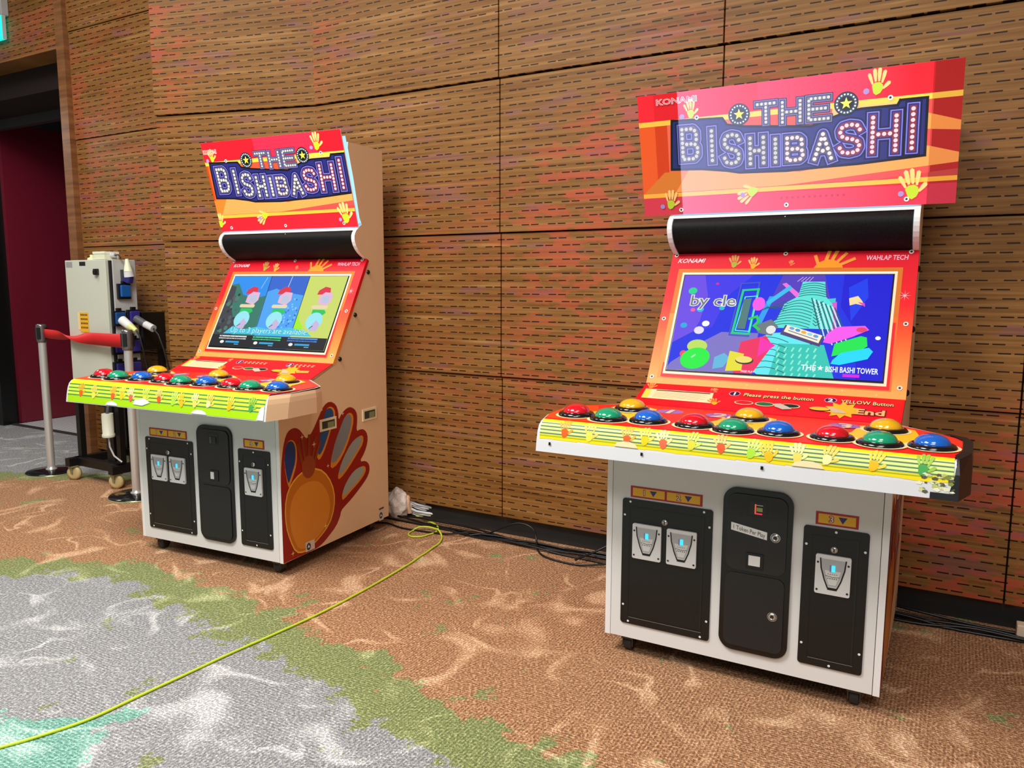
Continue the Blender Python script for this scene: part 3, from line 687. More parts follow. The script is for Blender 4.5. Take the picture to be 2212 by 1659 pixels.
    (mbscreen2 if mode else mbscreen1)(a); mb.build('display_screen', bz, fixn=False)['label'] = 'lit game screen'
    # ---- instruction slope
    mb = MB(); mb.prism(FS, rect(-.46, 0, .46, LS), -.015, 0, GLOSSP('E4101E')); a = Art(mb, FS, GLOSSP, vs=1)
    a.poly([(-.445, .052), (-.180, .052), (-.170, .132), (-.440, .128)], 'F4D8A8'); a.up(); a.poly([(-.445, .055), (-.42, .055), (-.415, .125), (-.44, .125)], 'E0D050'); a.poly(rect(-.40, .056, -.19, .063), '201010')
    for i in range(6): a.line([(-.40, .073+i*.0085), (-.20-.02*(i % 2), .073+i*.0085)], .0014, '906050', 1)
    a.hand(-.158, .128, .036, .5, 'FFA818', 'F88030'); a.hand(-.43, .035, .034, .2, 'FF8838', 'FF9848'); a.hand(-.19, .04, .028, -.3, 'E82838', 'F89060')
    for u, n in ((-.103, '1'), (.229, '2')): a.up(); a.poly(disc(u, .045, .021, 18, .019), 'E090C0'); a.up(); a.poly(disc(u, .045, .018, 18, .016), '2A1030'); a.text(n, u-.006, .056, u+.006, .034, 'FFF0F0', off=.03)
    if mode:
        a.text('Please press the button', -.068, .060, .173, .036, 'F8D890', off=.012, outline='501010', ow=.055); a.text('YELLOW Button', .263, .060, .428, .036, 'F8D890', off=.012, outline='501010', ow=.055)
        a.text('End', .318, .132, .405, .096, 'F8B070', off=.03, outline='702010', ow=.09)
    else:
        for u0, n in ((-.07, 6), (.26, 5)):
            for i in range(n):
                u = u0+i*.026; a.line([(u, .038), (u+.018, .040)], .003, 'FFD8A0', 1); a.line([(u+.009, .034), (u+.007, .058)], .003, 'FFD8A0', 1); a.line([(u+.001, .050), (u+.017, .054)], .003, 'FFD8A0', 1)
        a.poly([(.31, .10), (.39, .096), (.40, .118), (.33, .124)], 'F0A040')
    a.up(); a.star(.275, .112, .06, 'F0B020', 10, .65); a.poly(disc(.205, .118, .036, 18, .014), '281008'); a.up(); a.poly(disc(.203, .114, .034, 18, .013), 'F0B030')
    for u, c in ((-.055, 'D01828'), (.018, '206838'), (.105, '142820')): a.poly(disc(u, .112, .034, 18, .016), 'F8C8A0'); a.up(); a.poly(disc(u, .111, .030, 18, .013), c)
    a.up(.0008); a.poly([(.05, .105), (.07, .10), (.10, .12), (.115, .135), (.085, .142), (.055, .125)], 'C8B0A0'); a.poly([(.225, .10), (.25, .102), (.285, .125), (.29, .138), (.25, .138)], 'D0B090')
    mb.build('instruction_panel', M, fixn=False)
    # ---- control panel
    mb = MB()
    def outl(fy, xi, z):
        return [(-.622+xi, fy, z), (.622-xi, fy, z), (.650-xi, fy+.10, z), (.655-xi, .03, z), (.64-xi, .085, z), (.46, .225, z), (-.46, .225, z), (-.64+xi, .085, z), (-.655+xi, .03, z), (-.650+xi, fy+.10, z)]
    rows = [outl(-.250, 0, .7825), outl(-.244, 0, .820), outl(-.237, 0, .850), outl(-.230, .002, .870), outl(-.2185, .006, .884)]
    PW = mat('D6D6DA', .4); mb.grid(rows, PW, False, True)
    for fi in range(len(mb.f)):
        if fi % 10 not in (0, 6): mb.mi[fi] = mb.m(SIDE)
    top = outl(-.2185, .006, 0); tp = [(p[0], p[1]) for p in top]
    mb.face([(u, v, .884 + (v+.2185)/.4435*.0105 if v > -.21 else .884) for u, v in tp], PW); mb.face(rows[0][::-1], mat('B0B0B0', .6))
    # decals
    a = Art(mb, FT, GLOSSP, h=.0006, vs=-1)
    a.poly([(-.612, -.203), (.612, -.203), (.636, -.12), (.642, .03), (.628, .08), (.45, .222), (-.45, .222), (-.628, .08), (-.642, .03), (-.636, -.12)], 'EE2418')
    a.poly([(-.612, -.19), (-.45, -.19), (-.5, .0), (-.55, .12), (-.628, .08), (-.642, .03), (-.636, -.12)], 'F84A14'); a.poly([(.3, .222), (.45, .222), (.63, .08), (.64, -.05), (.5, -.02), (.4, .16)], 'F83A28')
    SX = (-.410, .008, .424)
    for i, cx in enumerate(SX):
        a.up(); a.poly([(cx-.13, -.06), (cx-.09, .02), (cx-.08, .14), (cx, .19), (cx+.08, .14), (cx+.10, .02), (cx+.16, -.06), (cx+.07, -.1), (cx, -.2), (cx-.07, -.10)], 'F8C428')
        a.up(); a.poly([(q[0]*1.0, q[1]) for q in disc((-.274, -.098, .303)[i], .118, .048, 14, .040)], '9A66B4')
        nx = (-.274, -.098, .303)[i]
        a.text(str(i+1), nx-.035, .085, nx+.035, .155, 'F8C8A0', off=.02, outline='8A5AA8', ow=.08)
        a.text('END', cx-.03, .005, cx+.03, .022, 'F8E060', outline='5A3A10', ow=.05)
        for dx, dy in ((-.13, -.10), (0, -.125), (.132, -.10), (0, .097)): a.up(); a.poly(disc(cx+dx, dy, .073, 24), 'FFE8B0')
    red, yel, lime = ('D8201C', 'F8D418', '8CB010') if mode else ('D83018', 'F8E020', 'A8D818')
    pale = 'D8EC88' if mode else 'D0F440'; ln = '5A7A68' if mode else '4E8A50'; end = .66 if mode else .985
    a = Art(mb, FP, GLOSSP, h=.0007, vs=1); N = 26; U = .612
    def strip(t0, t1, c, jag=0):
        ts = sorted({t0, t1} | {l_/PFL[-1] for l_ in PFL if t0 < l_/PFL[-1] < t1})
        for i in range(N):
            u0 = -U+2*U*i/N; u1 = -U+2*U*(i+1)/N
            for ta, tb in zip(ts, ts[1:]): a.poly([(u0, ta), (u1, ta), (u1, tb + (jag*(random.random()-.5) if tb == t1 else 0)), (u0, tb + (jag*(random.random()-.5) if tb == t1 else 0))], c)
    k = 1.1 if mode else 1.55
    strip(-.0, .07, red); strip(.07, end, yel if mode else lime, .03 if mode else 0); a.up(); strip(.07, .17*k, yel); a.up(); strip(.17*k, .485*k, pale); a.up()
    for q in (.19, .275, .36, .445): strip(q*k, q*k+.030*k, ln); 
    if mode: a.up(); strip(.56, .58, '98B828')
    a.up(.0004); r_ = random.Random(11)
    HN = [(-.52, 'F06020', 'F0A030'), (-.43, 'F0D850', 'E8C860'), (-.30, 'E06030', 'F8B040'), (-.24, 'F8C820', 'F8D850'), (-.18, 'E86848', 'F8D8A0'), (-.09, 'D8D040', 'C8E060'), (0, 'E85830', 'F8C070'), (.09, 'A8D840', 'C8E870'), (.14, 'F8B820', 'F8C840'), (.22, 'F0D060', 'F8E8A0'), (.30, 'F8E8A0', 'F8C860'), (.42, 'F8B820', 'F8D050'), (.54, '48A050', '98C048')]
    for u, p_, g_ in HN:
        f_ = (lambda x, t_, h, u=u: FP(x, t_, h)); sv = a.f
        c_t = .40*k + r_.uniform(-.04, .04); sz = .042
        a.f = lambda x, t_, h, c_t=c_t: FP(x, c_t + (t_-c_t)*8.2, h)
        a.hand(u, c_t, sz, r_.uniform(-.3, .3), p_, g_); a.f = sv
    for u, w_ in ((-.30, .04), (.25, .045)) : a.up(); a.poly([(u-w_, end-.01), (u-w_*.8, end-.10), (u-w_*.3, end-.15), (u+w_*.3, end-.15), (u+w_*.8, end-.10), (u+w_, end-.01)], 'E8E8EC' if not mode else 'F8D8A8')
    if mode:
        for u in (-.57, -.245, .125): a.up(); a.poly([(u-.004, .74), (u+.004, .74), (u+.004, .82), (u-.004, .82)], '101010')
    else:
        a.up(); a.poly([(.590, .6), (.612, .5), (.612, .98), (.575, .98)], 'E8E8EC'); a.poly([(-.15, .70), (-.09, .62), (-.05, .75), (-.10, .88), (-.16, .86)], 'E4E4EA')
    cp = mb.build('control_panel', M, fixn=False)
    if mode:   # black tape wrapped round the battered right end
        mb = MB(); T = mat('1A1A1C', .35)
        rw = [[(.560, -.2535, .782), (.626, -.2535, .782), (.656, -.152, .782), (.661, .03, .782), (.646, .088, .782), (.56, .16, .782)], [(.560, -.2500, .80), (.626, -.2500, .80), (.656, -.150, .80), (.661, .03, .80), (.646, .088, .80), (.56, .16, .80)]]
        mb.grid(rw, T, False); 
        rw2 = [[(.604, -.2480, .80), (.626, -.2500, .80), (.656, -.150, .80), (.661, .03, .80), (.646, .088, .80), (.60, .13, .80)], [(.615, -.2400, .85), (.626, -.2420, .85), (.656, -.145, .85), (.661, .03, .85), (.646, .088, .85), (.60, .13, .85)],
               [(.618, -.2200, .886), (.622, -.2220, .889), (.652, -.14, .893), (.658, .03, .895), (.642, .088, .896), (.60, .122, .897)], [(.614, -.20, .8925), (.612, -.19, .8925), (.63, -.13, .8955), (.632, .03, .8965), (.61, .08, .8975), (.58, .11, .8975)]]
        mb.grid(rw2, T, False); mb.grid([rw[0], [(p[0]-.03, p[1]+.02, .781) for p in rw[0]]], T, False)
        b = mb.build('tape_wrap', cp); b['label'] = 'black tape round the damaged end'
        mb = MB(); r2 = random.Random(2)
        for i in range(40):
            u = .53+.085*r2.random(); z = .797+.052*r2.random(); s_ = .004+.007*r2.random(); yy = -.2508+(z-.784)*.16
            mb.face([(u+s_*math.cos(q+i)*.9, yy-.001*r2.random(), z+s_*.6*math.sin(q+i)) for q in (0, 1.3, 2.4, 3.9, 5.2)], mat(r2.choice(['E0E4B0', 'C8D078', '606048', 'F4F4D8', '8A9440']), .4))
        b = mb.build('torn_decal', cp)
    for cx in SX:
        for dx, dy, c in ((-.13, -.10, 'D80C22'), (0, -.125, '0A9A6C'), (.132, -.10, '0A62C8'), (0, .097, 'E8B018')): dome_button(M, cx+dx, dy, c)
    # ---- coin doors
    coin_door(M, -.399, .128, -.076, .591, [(-.357, .379, -.252, .506), (-.232, .379, -.127, .506)], -.242)
    coin_door(M, .214, .128, .406, .588, [(.255, .375, .359, .503)], .307)
    sticker(M, -.371, .597, -.114, .638, '12'); sticker(M, .247, .595, .372, .637, '3')
    mb = MB(); mb.prism(FF, rr(-.042, .122, .181, .682, .045, 8), 0, .010, mat('0E0E0E', .32)); mb.prism(FF, rr(-.026, .405, .165, .664, .03, 6), .010, .014, mat('222224', .5)); mb.prism(FF, rr(-.026, .140, .165, .394, .025, 6), .010, .014, mat('1C1C1E', .5))
    a = Art(mb, FF, PLAIN, h=.0145, vs=-1)
    a.poly(rr(.036, .592, .104, .652, .004), '080808'); a.up(); a.poly(rr(.046, .598, .096, .642, .003), '1C1C20')
    sd = mb.build('service_door', M, .001)
    mb = MB()
    if mode:
        mb.prism(FF, rect(.062, .605, .066, .636), .015, .018, mat('F06040', .4, emit=.6)); mb.prism(FF, rect(.062, .603, .086, .607), .015, .018, mat('F03850', .4, emit=.6)); mb.prism(FF, rect(.068, .613, .087, .626), .015, .018, mat('A8B868', .4)); mb.prism(FF, rect(.066, .632, .088, .635), .015, .018, mat('C8C8C8', .4))
    else: mb.prism(FF, rect(.050, .600, .064, .63), .015, .018, mat('4A4A4C', .4)); mb.prism(FF, rect(.066, .600, .09, .63), .015, .017, mat('101010', .2))
    mb.build('bill_slot' if not mode else 'card_slot', sd)
    mb = MB(); mb.prism(FF, rr(.040, .418, .096, .470, .003), .014, .017, mat('060606', .3)); mb.prism(FF, rect(.049, .428, .086, .462) if mode else rect(.049, .428, .070, .462), .017, .019, mat('ECECEC', .4)); mb.build('coin_return', sd)
    if mode:
        f = lambda u, v, h: (u, -.0145-h, v - (u-.046)*.16)
        mb = MB(); mb.prism(f, rect(-.012, .530, .104, .556), 0, .001, mat('F0F0F0', .4)); a = Art(mb, f, PLAIN, h=.0015, vs=-1); a.text('1 Token Per Play', -.004, .536, .098, .550, '303030'); mb.build('price_label', sd)
        hexlock(sd, .130, .532, .018, True)
    else:
        hexlock(sd, .090, .534, .011); hexlock(sd, .120, .534, .011)
    hexlock(sd, .131, .265, .018 if mode else .012, bool(mode))
    # ---- casters
    for cx, cy in ((-.385, .06), (.385, .06), (-.385, .76), (.385, .76)):
        mb = MB(); mb.box((cx-.022, cy-.03, .05), (cx+.022, cy+.03, .071), mat('505050', .4, .6)); mb.box((cx-.020, cy-.022, .02), (cx-.016, cy+.022, .052), mat('505050', .4, .6)); mb.box((cx+.016, cy-.022, .02), (cx+.020, cy+.022, .052), mat('505050', .4, .6))
        c = mb.build('caster', M); mb = MB()
        mb.lathe([(.001, -.014), (.026, -.014), (.027, -.010), (.027, .010), (.026, .014), (.001, .014)], mat('303030', .6), Matrix.Translation((cx, cy, .0275)) @ Matrix.Rotation(PI/2, 4, 'Y'), 18); mb.build('wheel', c)
    return M

GRILLE = NT('perforated_speaker_grille', .6); gv = GRILLE.n('ShaderNodeTexVoronoi'); GRILLE.l(GRILLE.tc.outputs['Object'], gv.inputs['Vector']); gv.inputs['Scale'].default_value = 180
GRILLE.base(GRILLE.ramp(gv.outputs['Distance'], [(.2, '000000'), (.6, '0C0C0C')])); GRILLE.b.inputs['Specular IOR Level'].default_value = .2; GRILLE = GRILLE.m
LBOX = mat('A8E4FF', .4, emit=.85, name='lamp_box_acrylic')
BZ = NT('bezel_print', .42); bz_z = BZ.xyz()[2]; BZ.base(BZ.ramp(BZ.math('DIVIDE', BZ.math('SUBTRACT', bz_z, .95), .52), [(0, 'FFA850'), (.16, 'F88A3C'), (.42, 'F25020'), (.62, 'E8141E'), (1, 'D41028')])); BZ.b.inputs['Specular IOR Level'].default_value = .2; BEZ = BZ.m

HAND = [(-.0, .282), (.0, .417), (.005, .505), (.014, .57), (.033, .639), (.055, .675), (.092, .688), (.128, .679), (.156, .651), (.176, .625), (.193, .623), (.228, .651), (.275, .713), (.313, .761), (.359, .776), (.405, .754), (.422, .715), (.422, .67), (.445, .7), (.49, .724), (.529, .723), (.567, .697), (.575, .655), (.563, .59), (.596, .597), (.632, .59), (.659, .558), (.656, .513), (.628, .466), (.584, .427), (.637, .422), (.668, .396), (.67, .36), (.644, .326), (.584, .288), (.511, .248), (.455, .224), (.425, .21), (.414, .178), (.379, .138), (.321, .105), (.274, .082), (.224, .071), (0, .071)]
FING = [([(.043, .44), (.027, .523), (.035, .594), (.053, .63), (.081, .636), (.105, .618), (.115, .579), (.11, .517), (.085, .465), (.067, .434), (.054, .412)], '183A78', 1),
 ([(.265, .496), (.249, .529), (.269, .579), (.3, .68), (.33, .741), (.363, .751), (.394, .732), (.398, .695), (.362, .634), (.342, .595), (.303, .53)], '1E5488', 1),
 ([(.349, .436), (.356, .489), (.387, .557), (.438, .633), (.479, .689), (.519, .698), (.543, .673), (.536, .623), (.482, .526), (.411, .453)], '84888A', 1),
 ([(.403, .375), (.41, .41), (.451, .47), (.522, .538), (.584, .564), (.62, .561), (.619, .52), (.571, .478), (.488, .412), (.427, .375)], '9A9C96', 1),
 ([(.432, .261), (.434, .299), (.475, .346), (.537, .389), (.609, .402), (.635, .39), (.634, .361), (.586, .326), (.503, .288), (.452, .263)], 'A4A89C', 1)]
PALM = [(.018, .333), (.041, .406), (.092, .452), (.16, .477), (.264, .466), (.334, .409), (.377, .325), (.374, .239), (.333, .163), (.248, .114), (.177, .088), (.141, .079), (.083, .094), (.046, .164), (.021, .24)]
def scaled(p, s_, dx=0, dy=0):
    cx = sum(q[0] for q in p)/len(p); cy = sum(q[1] for q in p)/len(p); return [(cx+(x-cx)*s_+dx, cy+(y-cy)*s_+dy) for x, y in p]
def smooth(p):
    o = []
    for i in range(len(p)):
        a, b = p[i], p[(i+1) % len(p)]; o += [(a[0]*.75+b[0]*.25, a[1]*.75+b[1]*.25), (a[0]*.25+b[0]*.75, a[1]*.25+b[1]*.75)]
    return o
def side_art(a):
    """the big printed hand on the cabinet flank (its mascot figure left out)"""
    a.poly(smooth(HAND)[:-3] + [(.0, .072), (.0, .282)], '9A1410'); a.up()
    for p, c, _ in FING:
        a.poly(smooth(p), 'E88A28'); a.up(); a.poly(smooth(scaled(p, .88, -.004, .008)), c); a.up()
    a.poly(smooth(PALM), 'F0B040'); a.up(); a.poly(smooth(scaled(PALM, .96)), 'C87018'); a.up()
    a.poly(smooth(scaled(PALM, .80, .0, -.02)), 'DE8828'); a.up()
    # small print of a hand between thumb and first finger
    for x0, x1, z1 in ((.150, .118, .60), (.170, .150, .625), (.190, .200, .63), (.215, .245, .615), (.232, .275, .585)): a.line([(x0, .50), (x1, z1)], .016, '8A3A18')
    a.poly(disc(.190, .485, .048, 18, .055), '9A4020')
    a.up()
    for u, v, r in ((.232, .585, .016), (.15, .635, .014), (.33, .46, .012), (.30, .165, .016), (.063, .10, .014), (.455, .70, .012)): a.star(u, v, r, 'FFC8A8' if v > .2 else 'F0D060', 4, .25)
    a.poly(rect(.745, .065, .785, .12), 'D8CCC0'); a.up(); a.poly(disc(.762, .092, .014, 14, .018), '303030'); a.poly(rect(.745, .126, .79, .134), '5A4030'); a.up(); a.star(.762, .092, .010, 'E8F0FF', 3, .5)
    a.poly(rect(.150, .078, .215, .125), 'D8CCC0'); a.up(); a.poly(disc(.172, .10, .015, 14, .018), '303030'); a.up(); a.star(.172, .10, .010, 'E8F0FF', 3, .5)

m1 = machine(-1.4585, 3.63, -.4484, 0)
tag(m1, 'arcade machine nearer the doorway, with a big red printed hand on its beige side', 'arcade machine', 'three-player arcade machines along the wall')
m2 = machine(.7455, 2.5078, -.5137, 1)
tag(m2, 'right-hand arcade machine with overhanging marquee and black tape on its panel end', 'arcade machine', 'three-player arcade machines along the wall')

# ------------------------------------------------------------------ power cabinet on wheels
CB = empty('power_cabinet', WP(-2.66, .32), WR)
# local x = along - (-2.66), local y = -(out - .32)
def cl(s_, p_, z_): return Vector((s_+2.66, -(p_-.32), z_))
def cbox(mb, s0, p0_, z0, s1, p1_, z1, mt): 
    a = cl(s0, p0_, z0); b = cl(s1, p1_, z1); mb.box((min(a.x, b.x), min(a.y, b.y), min(a.z, b.z)), (max(a.x, b.x), max(a.y, b.y), max(a.z, b.z)), mt)
GREYM = mat('BEBEBC', .45, name='grey_enamel'); LGREY = mat('CDD0C0', .45)
mb = MB(); cbox(mb, -2.885, .225, .62, -2.435, .385, 1.495, GREYM); cbox(mb, -2.890, .385, .63, -2.442, .400, 1.488, mat('101010', .6)); mb.build('cabinet_body', CB, .003)
mb = MB(); cbox(mb, -2.897, .400, .625, -2.455, .422, 1.492, LGREY)
a = Art(mb, lambda u, v, h: tuple(cl(u, .422+h, v)), PLAIN, h=.0006, vs=-1)
a.poly(rect(-2.735, 1.455, -2.668, 1.482), '1C1C20'); a.poly(rect(-2.885, 1.445, -2.815, 1.482), '9A9A9A')
dr = mb.build('cabinet_door', CB, .003)
mb = MB(); cbox(mb, -2.565, .422, 1.395, -2.525, .440, 1.435, mat('0A0A0A', .4)); cbox(mb, -2.55, .440, 1.40, -2.53, .452, 1.425, mat('0A0A0A', .4)); mb.build('latch', dr, .003)
mb = MB(); f = lambda u, v, h: tuple(cl(u, .4225+h, v)); mb.prism(f, rect(-2.790, 1.035, -2.70, 1.150), 0, .001, mat('F4D8A0', .5)); mb.prism(f, rect(-2.765, 1.02, -2.672, 1.150), .001, .002, mat('F0B828', .5))
a = Art(mb, f, PLAIN, h=.0025, vs=-1); r_ = random.Random(4)
for i in range(4):
    for j in range(5): a.poly(rect(-2.755+j*.016, 1.128-i*.028, -2.745+j*.016, 1.140-i*.028), '3A2010')
mb.build('warning_sticker', dr)
SX_ = -2.435
def socket(p_, z_, lid=True, c='1E3A78'):
    mb = MB(); cbox(mb, SX_, p_-.045, z_-.05, SX_+.02, p_+.045, z_+.05, mat('141824', .4)); cbox(mb, SX_, p_-.018, z_+.05, SX_+.02, p_+.014, z_+.068, mat('101014', .4)); o = mb.build('socket', CB, .003)
    mb = MB(); cbox(mb, SX_+.02, p_-.034, z_-.036, SX_+.038, p_+.034, z_+.040, mat(c, .3)); mb.build('socket_lid', o, .006, 3)
socket(.325, 1.29, c='1E5CA8'); socket(.372, 1.115, c='1E4C88'); socket(.270, 1.120, c='3A3090'); socket(.385, .93, c='2A2A78'); socket(.275, .93, c='3A3490'); socket(.385, .785, c='2A2A70'); socket(.28, .785, c='3A3480')
mb = MB(); mb.lathe([(.033, 0), (.030, .03), (.024, .04), (.0005, .042)], mat('2A2878', .3), Matrix.Translation(cl(SX_+.03, .300, 1.375)) @ Matrix.Rotation(.5, 4, 'Y') @ Matrix.Translation((0, 0, -.02)), 18); cbox(mb, SX_, .27, 1.35, SX_+.02, .335, 1.43, mat('3C3C40', .4)); mb.build('socket', CB)
# trolley frame
BK = mat('0A0A0A', .45)
mb = MB()
for s_ in (-2.88, -2.44):
    for p_ in (.40, .06): cbox(mb, s_-.02, p_-.02, .10, s_+.02, p_+.02, .62 if p_ > .2 else .95, BK)
for p_ in (.42, .06): cbox(mb, -2.92, p_-.025, .10, -2.40, p_+.025, .155, BK)
for s_ in (-2.90, -2.42): cbox(mb, s_-.025, -.0, .10, s_+.025, .50, .155, BK)
cbox(mb, -2.9, .06, .60, -2.42, .42, .625, BK); cbox(mb, -2.44, .05, .90, -2.40, .22, 1.15, BK); cbox(mb, -2.60, .36, .155, -2.52, .40, .62, mat('101010', .5))
mb.build('trolley_frame', CB, .002)
for s_, p_ in ((-2.90, .455), (-2.43, .455), (-2.90, .03), (-2.43, .03)):
    mb = MB(); cbox(mb, s_-.028, p_-.03, .092, s_+.028, p_+.03, .10, mat('A8B078', .4, .5)); cbox(mb, s_-.03, p_-.024, .045, s_+.012, p_-.020, .094, mat('A0A488', .4, .5)); cbox(mb, s_-.03, p_+.020, .045, s_+.012, p_+.024, .094, mat('A0A488', .4, .5)); o = mb.build('caster', CB)
    mb = MB(); mb.lathe([(.001, -.016), (.030, -.016), (.046, -.012), (.047, 0), (.046, .012), (.030, .016), (.001, .016)], mat('C8B480', .5), Matrix.Translation(cl(s_, p_, .047)) @ Matrix.Rotation(.5, 4, 'Z') @ Matrix.Rotation(PI/2, 4, 'X'), 20); mb.build('wheel', o)
tag(CB, 'grey electrical cabinet on a black wheeled frame beside the doorway', 'power cabinet')
# box on top
mb = MB(); mb.box((-.075, -.05, 0), (.045, .05, .05), mat('E4E8C8', .45)); mb.box((-.078, -.053, .036), (.048, .053, .052), mat('EEF0D8', .4)); mb.lathe([(.016, 0), (.016, .04), (.001, .041)], mat('D8D8D8', .3, .3), Matrix.Translation((.045, 0, .028)) @ Matrix.Rotation(PI/2, 4, 'Y'), 14); mb.tube([(.08, 0, .028), (.13, -.01, .03), (.17, -.03, .02), (.2, -.04, .008)], .005, mat('1A1A1C', .5))
jb = mb.build('junction_box', None, .003); jb.location = WP(-2.60, .31, 1.497); jb.rotation_euler = (0, 0, WR)
tag(jb, 'small cream junction box lying on top of the grey electrical cabinet', 'box')
mb = MB(); mb.lathe([(.03, 0), (.028, .012), (.012, .02), (.012, .035), (.001, .036)], mat('DDE0B0', .5), None, 14)
kb = mb.build('cable_gland', None); kb.location = WP(-2.77, .31, 1.4965); tag(kb, 'little cream round fitting on the left of the cabinet top', 'fitting')
# plugs
def plug(name, pts, rs, cols, cable, label, cc='151515'):
    root = empty(name, WP(*pts[0])); R = lambda q: WP(*q) - WP(*pts[0])
    for i in range(len(cols)):
        mb = MB(); n = 6; A_, B_ = Vector(R(pts[i])), Vector(R(pts[i+1])); mb.tube([A_.lerp(B_, k/n) for k in range(n+1)], [rs[i] + (rs[i+1]-rs[i])*k/n for k in range(n+1)], mat(cols[i], .4), 14); mb.build(['plug_body', 'cable_grip', 'tip'][i], root)
    if cable: mb = MB(); mb.tube([R(q) for q in cable], .006, mat(cc, .5), 8); mb.build('cable', root)
    tag(root, label, 'plug')
plug('power_plug', [(-2.395, .300, 1.385), (-2.395, .305, 1.42), (-2.395, .310, 1.50)], [.032, .028, .010], ['D8D8DC', 'E8ECCC'], None, 'white conical plug standing up in the topmost socket of the grey cabinet')
plug('power_plug', [(-2.395, .368, 1.105), (-2.32, .366, 1.065), (-2.26, .364, 1.04)], [.030, .026, .013], ['E4E4E0', 'D8E090'], [(-2.26, .364, 1.04), (-2.235, .362, 1.01), (-2.225, .35, .93), (-2.22, .33, .80), (-2.22, .30, .6), (-2.24, .28, .35), (-2.28, .25, .02)], 'white and lime plug in the left of the two middle sockets, its cable hanging down')
plug('power_plug', [(-2.395, .268, 1.110), (-2.31, .262, 1.075), (-2.24, .256, 1.05)], [.026, .024, .024], ['5A5A5E', 'D8D8DA'], [(-2.24, .256, 1.05), (-2.20, .25, 1.01), (-2.17, .24, .92), (-2.15, .22, .78), (-2.15, .2, .5), (-2.17, .2, .25), (-2.2, .2, .02)], 'grey and white plug in the right of the two middle sockets, its cable hanging down')
# hanging connector below the cabinet
hc = empty('cable_connector', WP(-2.46, .47, .35)); R = lambda q: WP(*q) - WP(-2.46, .47, .35)
mb = MB(); mb.tube([R((-2.46, .47, z)) for z in (.345, .352, .365, .37, .48, .50)], [.038, .040, .039, .035, .036, .035], mat('DADCC8', .4), 18); mb.build('housing', hc)
mb = MB(); mb.tube([R(q) for q in ((-2.46, .47, .50), (-2.455, .465, .56), (-2.45, .43, .60), (-2.45, .40, .63))], .010, mat('4A4A4E', .4), 10); mb.build('upper_cable', hc)
mb = MB(); mb.tube([R(q) for q in ((-2.46, .47, .35), (-2.455, .47, .28), (-2.43, .46, .22), (-2.38, .44, .18))], .006, mat('B8B8B8', .4), 8); mb.build('cable', hc)
tag(hc, 'white cylindrical cable connector hanging below the grey electrical cabinet', 'connector')

# ------------------------------------------------------------------ barrier posts with red belt
def post(x, y, label):
    P = empty('barrier_post', (x, y, 0))
    mb = MB(); mb.lathe([(.165, 0), (.166, .010), (.160, .016), (.05, .024), (.030, .026)], mat('3A3A3A', .12, .75), None, 40); mb.lathe([(.167, .0005), (.168, .007), (.166, .010)], mat('C8CC98', .25, .6), None, 40); mb.build('base', P)
    mb = MB(); mb.lathe([(.036, .024), (.036, .030), (.027, .034), (.0255, .05), (.0255, .93)], mat('DCDAD6', .28, .55), None, 22); mb.build('pole', P)
    mb = MB(); mb.lathe([(.0255, .93), (.032, .935), (.033, .95), (.033, 1.045), (.030, 1.057), (.001, 1.058)], mat('8A8688', .25, .8), None, 22); mb.box((-.012, -.038, .955), (.012, .038, 1.035), mat('181818', .4)); mb.box((-.038, -.012, .955), (.038, .012, 1.035), mat('181818', .4)); mb.build('belt_head', P)
    tag(P, label, 'barrier post', 'barrier posts joined by a red belt'); return P
p1 = post(-3.2915, 5.4464, 'steel barrier post on a round base, in front of the dark doorway')
p2 = post(-2.3815, 4.8178, 'steel barrier post partly behind the left arcade machine, receiving the red belt')
mb = MB(); A_ = Vector((.03, -.022, .995)); B_ = Vector((-2.3815+3.2915-.032, 4.8178-5.4464+.022, .985)); dd = (B_-A_).normalized(); hn = dd.cross(Vector((0, 0, 1))).normalized(); rows = []
for i in range(41):
    t = i/40; a_ = PI*min(max((t-.1)/.55, 0), 1); a_ = a_ - .5*math.sin(2*a_)*.6; w_ = .030 + .014*t; c_ = A_.lerp(B_, t) - Vector((0, 0, .004*math.sin(PI*t)))
    o_ = (Vector((0, 0, 1))*math.cos(a_) + hn*math.sin(a_))*w_; rows.append([c_+o_, c_-o_])
mb.grid(rows, mat('D01418', .55)); bl = mb.build('belt', p1); bl['label'] = 'twisted red belt'; so = bl.modifiers.new('solid', 'SOLIDIFY'); so.thickness = .0015

# ------------------------------------------------------------------ cables and the wrapped bundle by the wall
YC = [(-.591, 4.423), (-.544, 4.375), (-.508, 4.332), (-.465, 4.281), (-.433, 4.24), (-.411, 4.192), (-.405, 4.144), (-.415, 4.09), (-.448, 4.052), (-.48, 4.021), (-.527, 4.017), (-.552, 4.043), (-.555, 4.081), (-.54, 4.12), (-.507, 4.143), (-.458, 4.144), (-.423, 4.12), (-.396, 4.09), (-.374, 4.03), (-.371, 3.971), (-.379, 3.907), (-.403, 3.844), (-.429, 3.771), (-.458, 3.706), (-.5, 3.597), (-.629, 3.326), (-.772, 3.062), (-.903, 2.864), (-1.022, 2.696), (-1.125, 2.536), (-1.217, 2.395), (-1.3, 2.266), (-1.391, 2.178), (-1.485, 2.109), (-1.60, 2.04), (-1.9, 1.86)]
def cat(P, n=5):
    P = [Vector(p) for p in P]; out = []
    for i in range(len(P)-1):
        a, b, c, d = P[max(i-1, 0)], P[i], P[i+1], P[min(i+2, len(P)-1)]
        for k in range(n):
            t = k/n; out.append(.5*((2*b) + (c-a)*t + (2*a-5*b+4*c-d)*t*t + (3*b-a-3*c+d)*t**3))
    return out + [P[-1]]
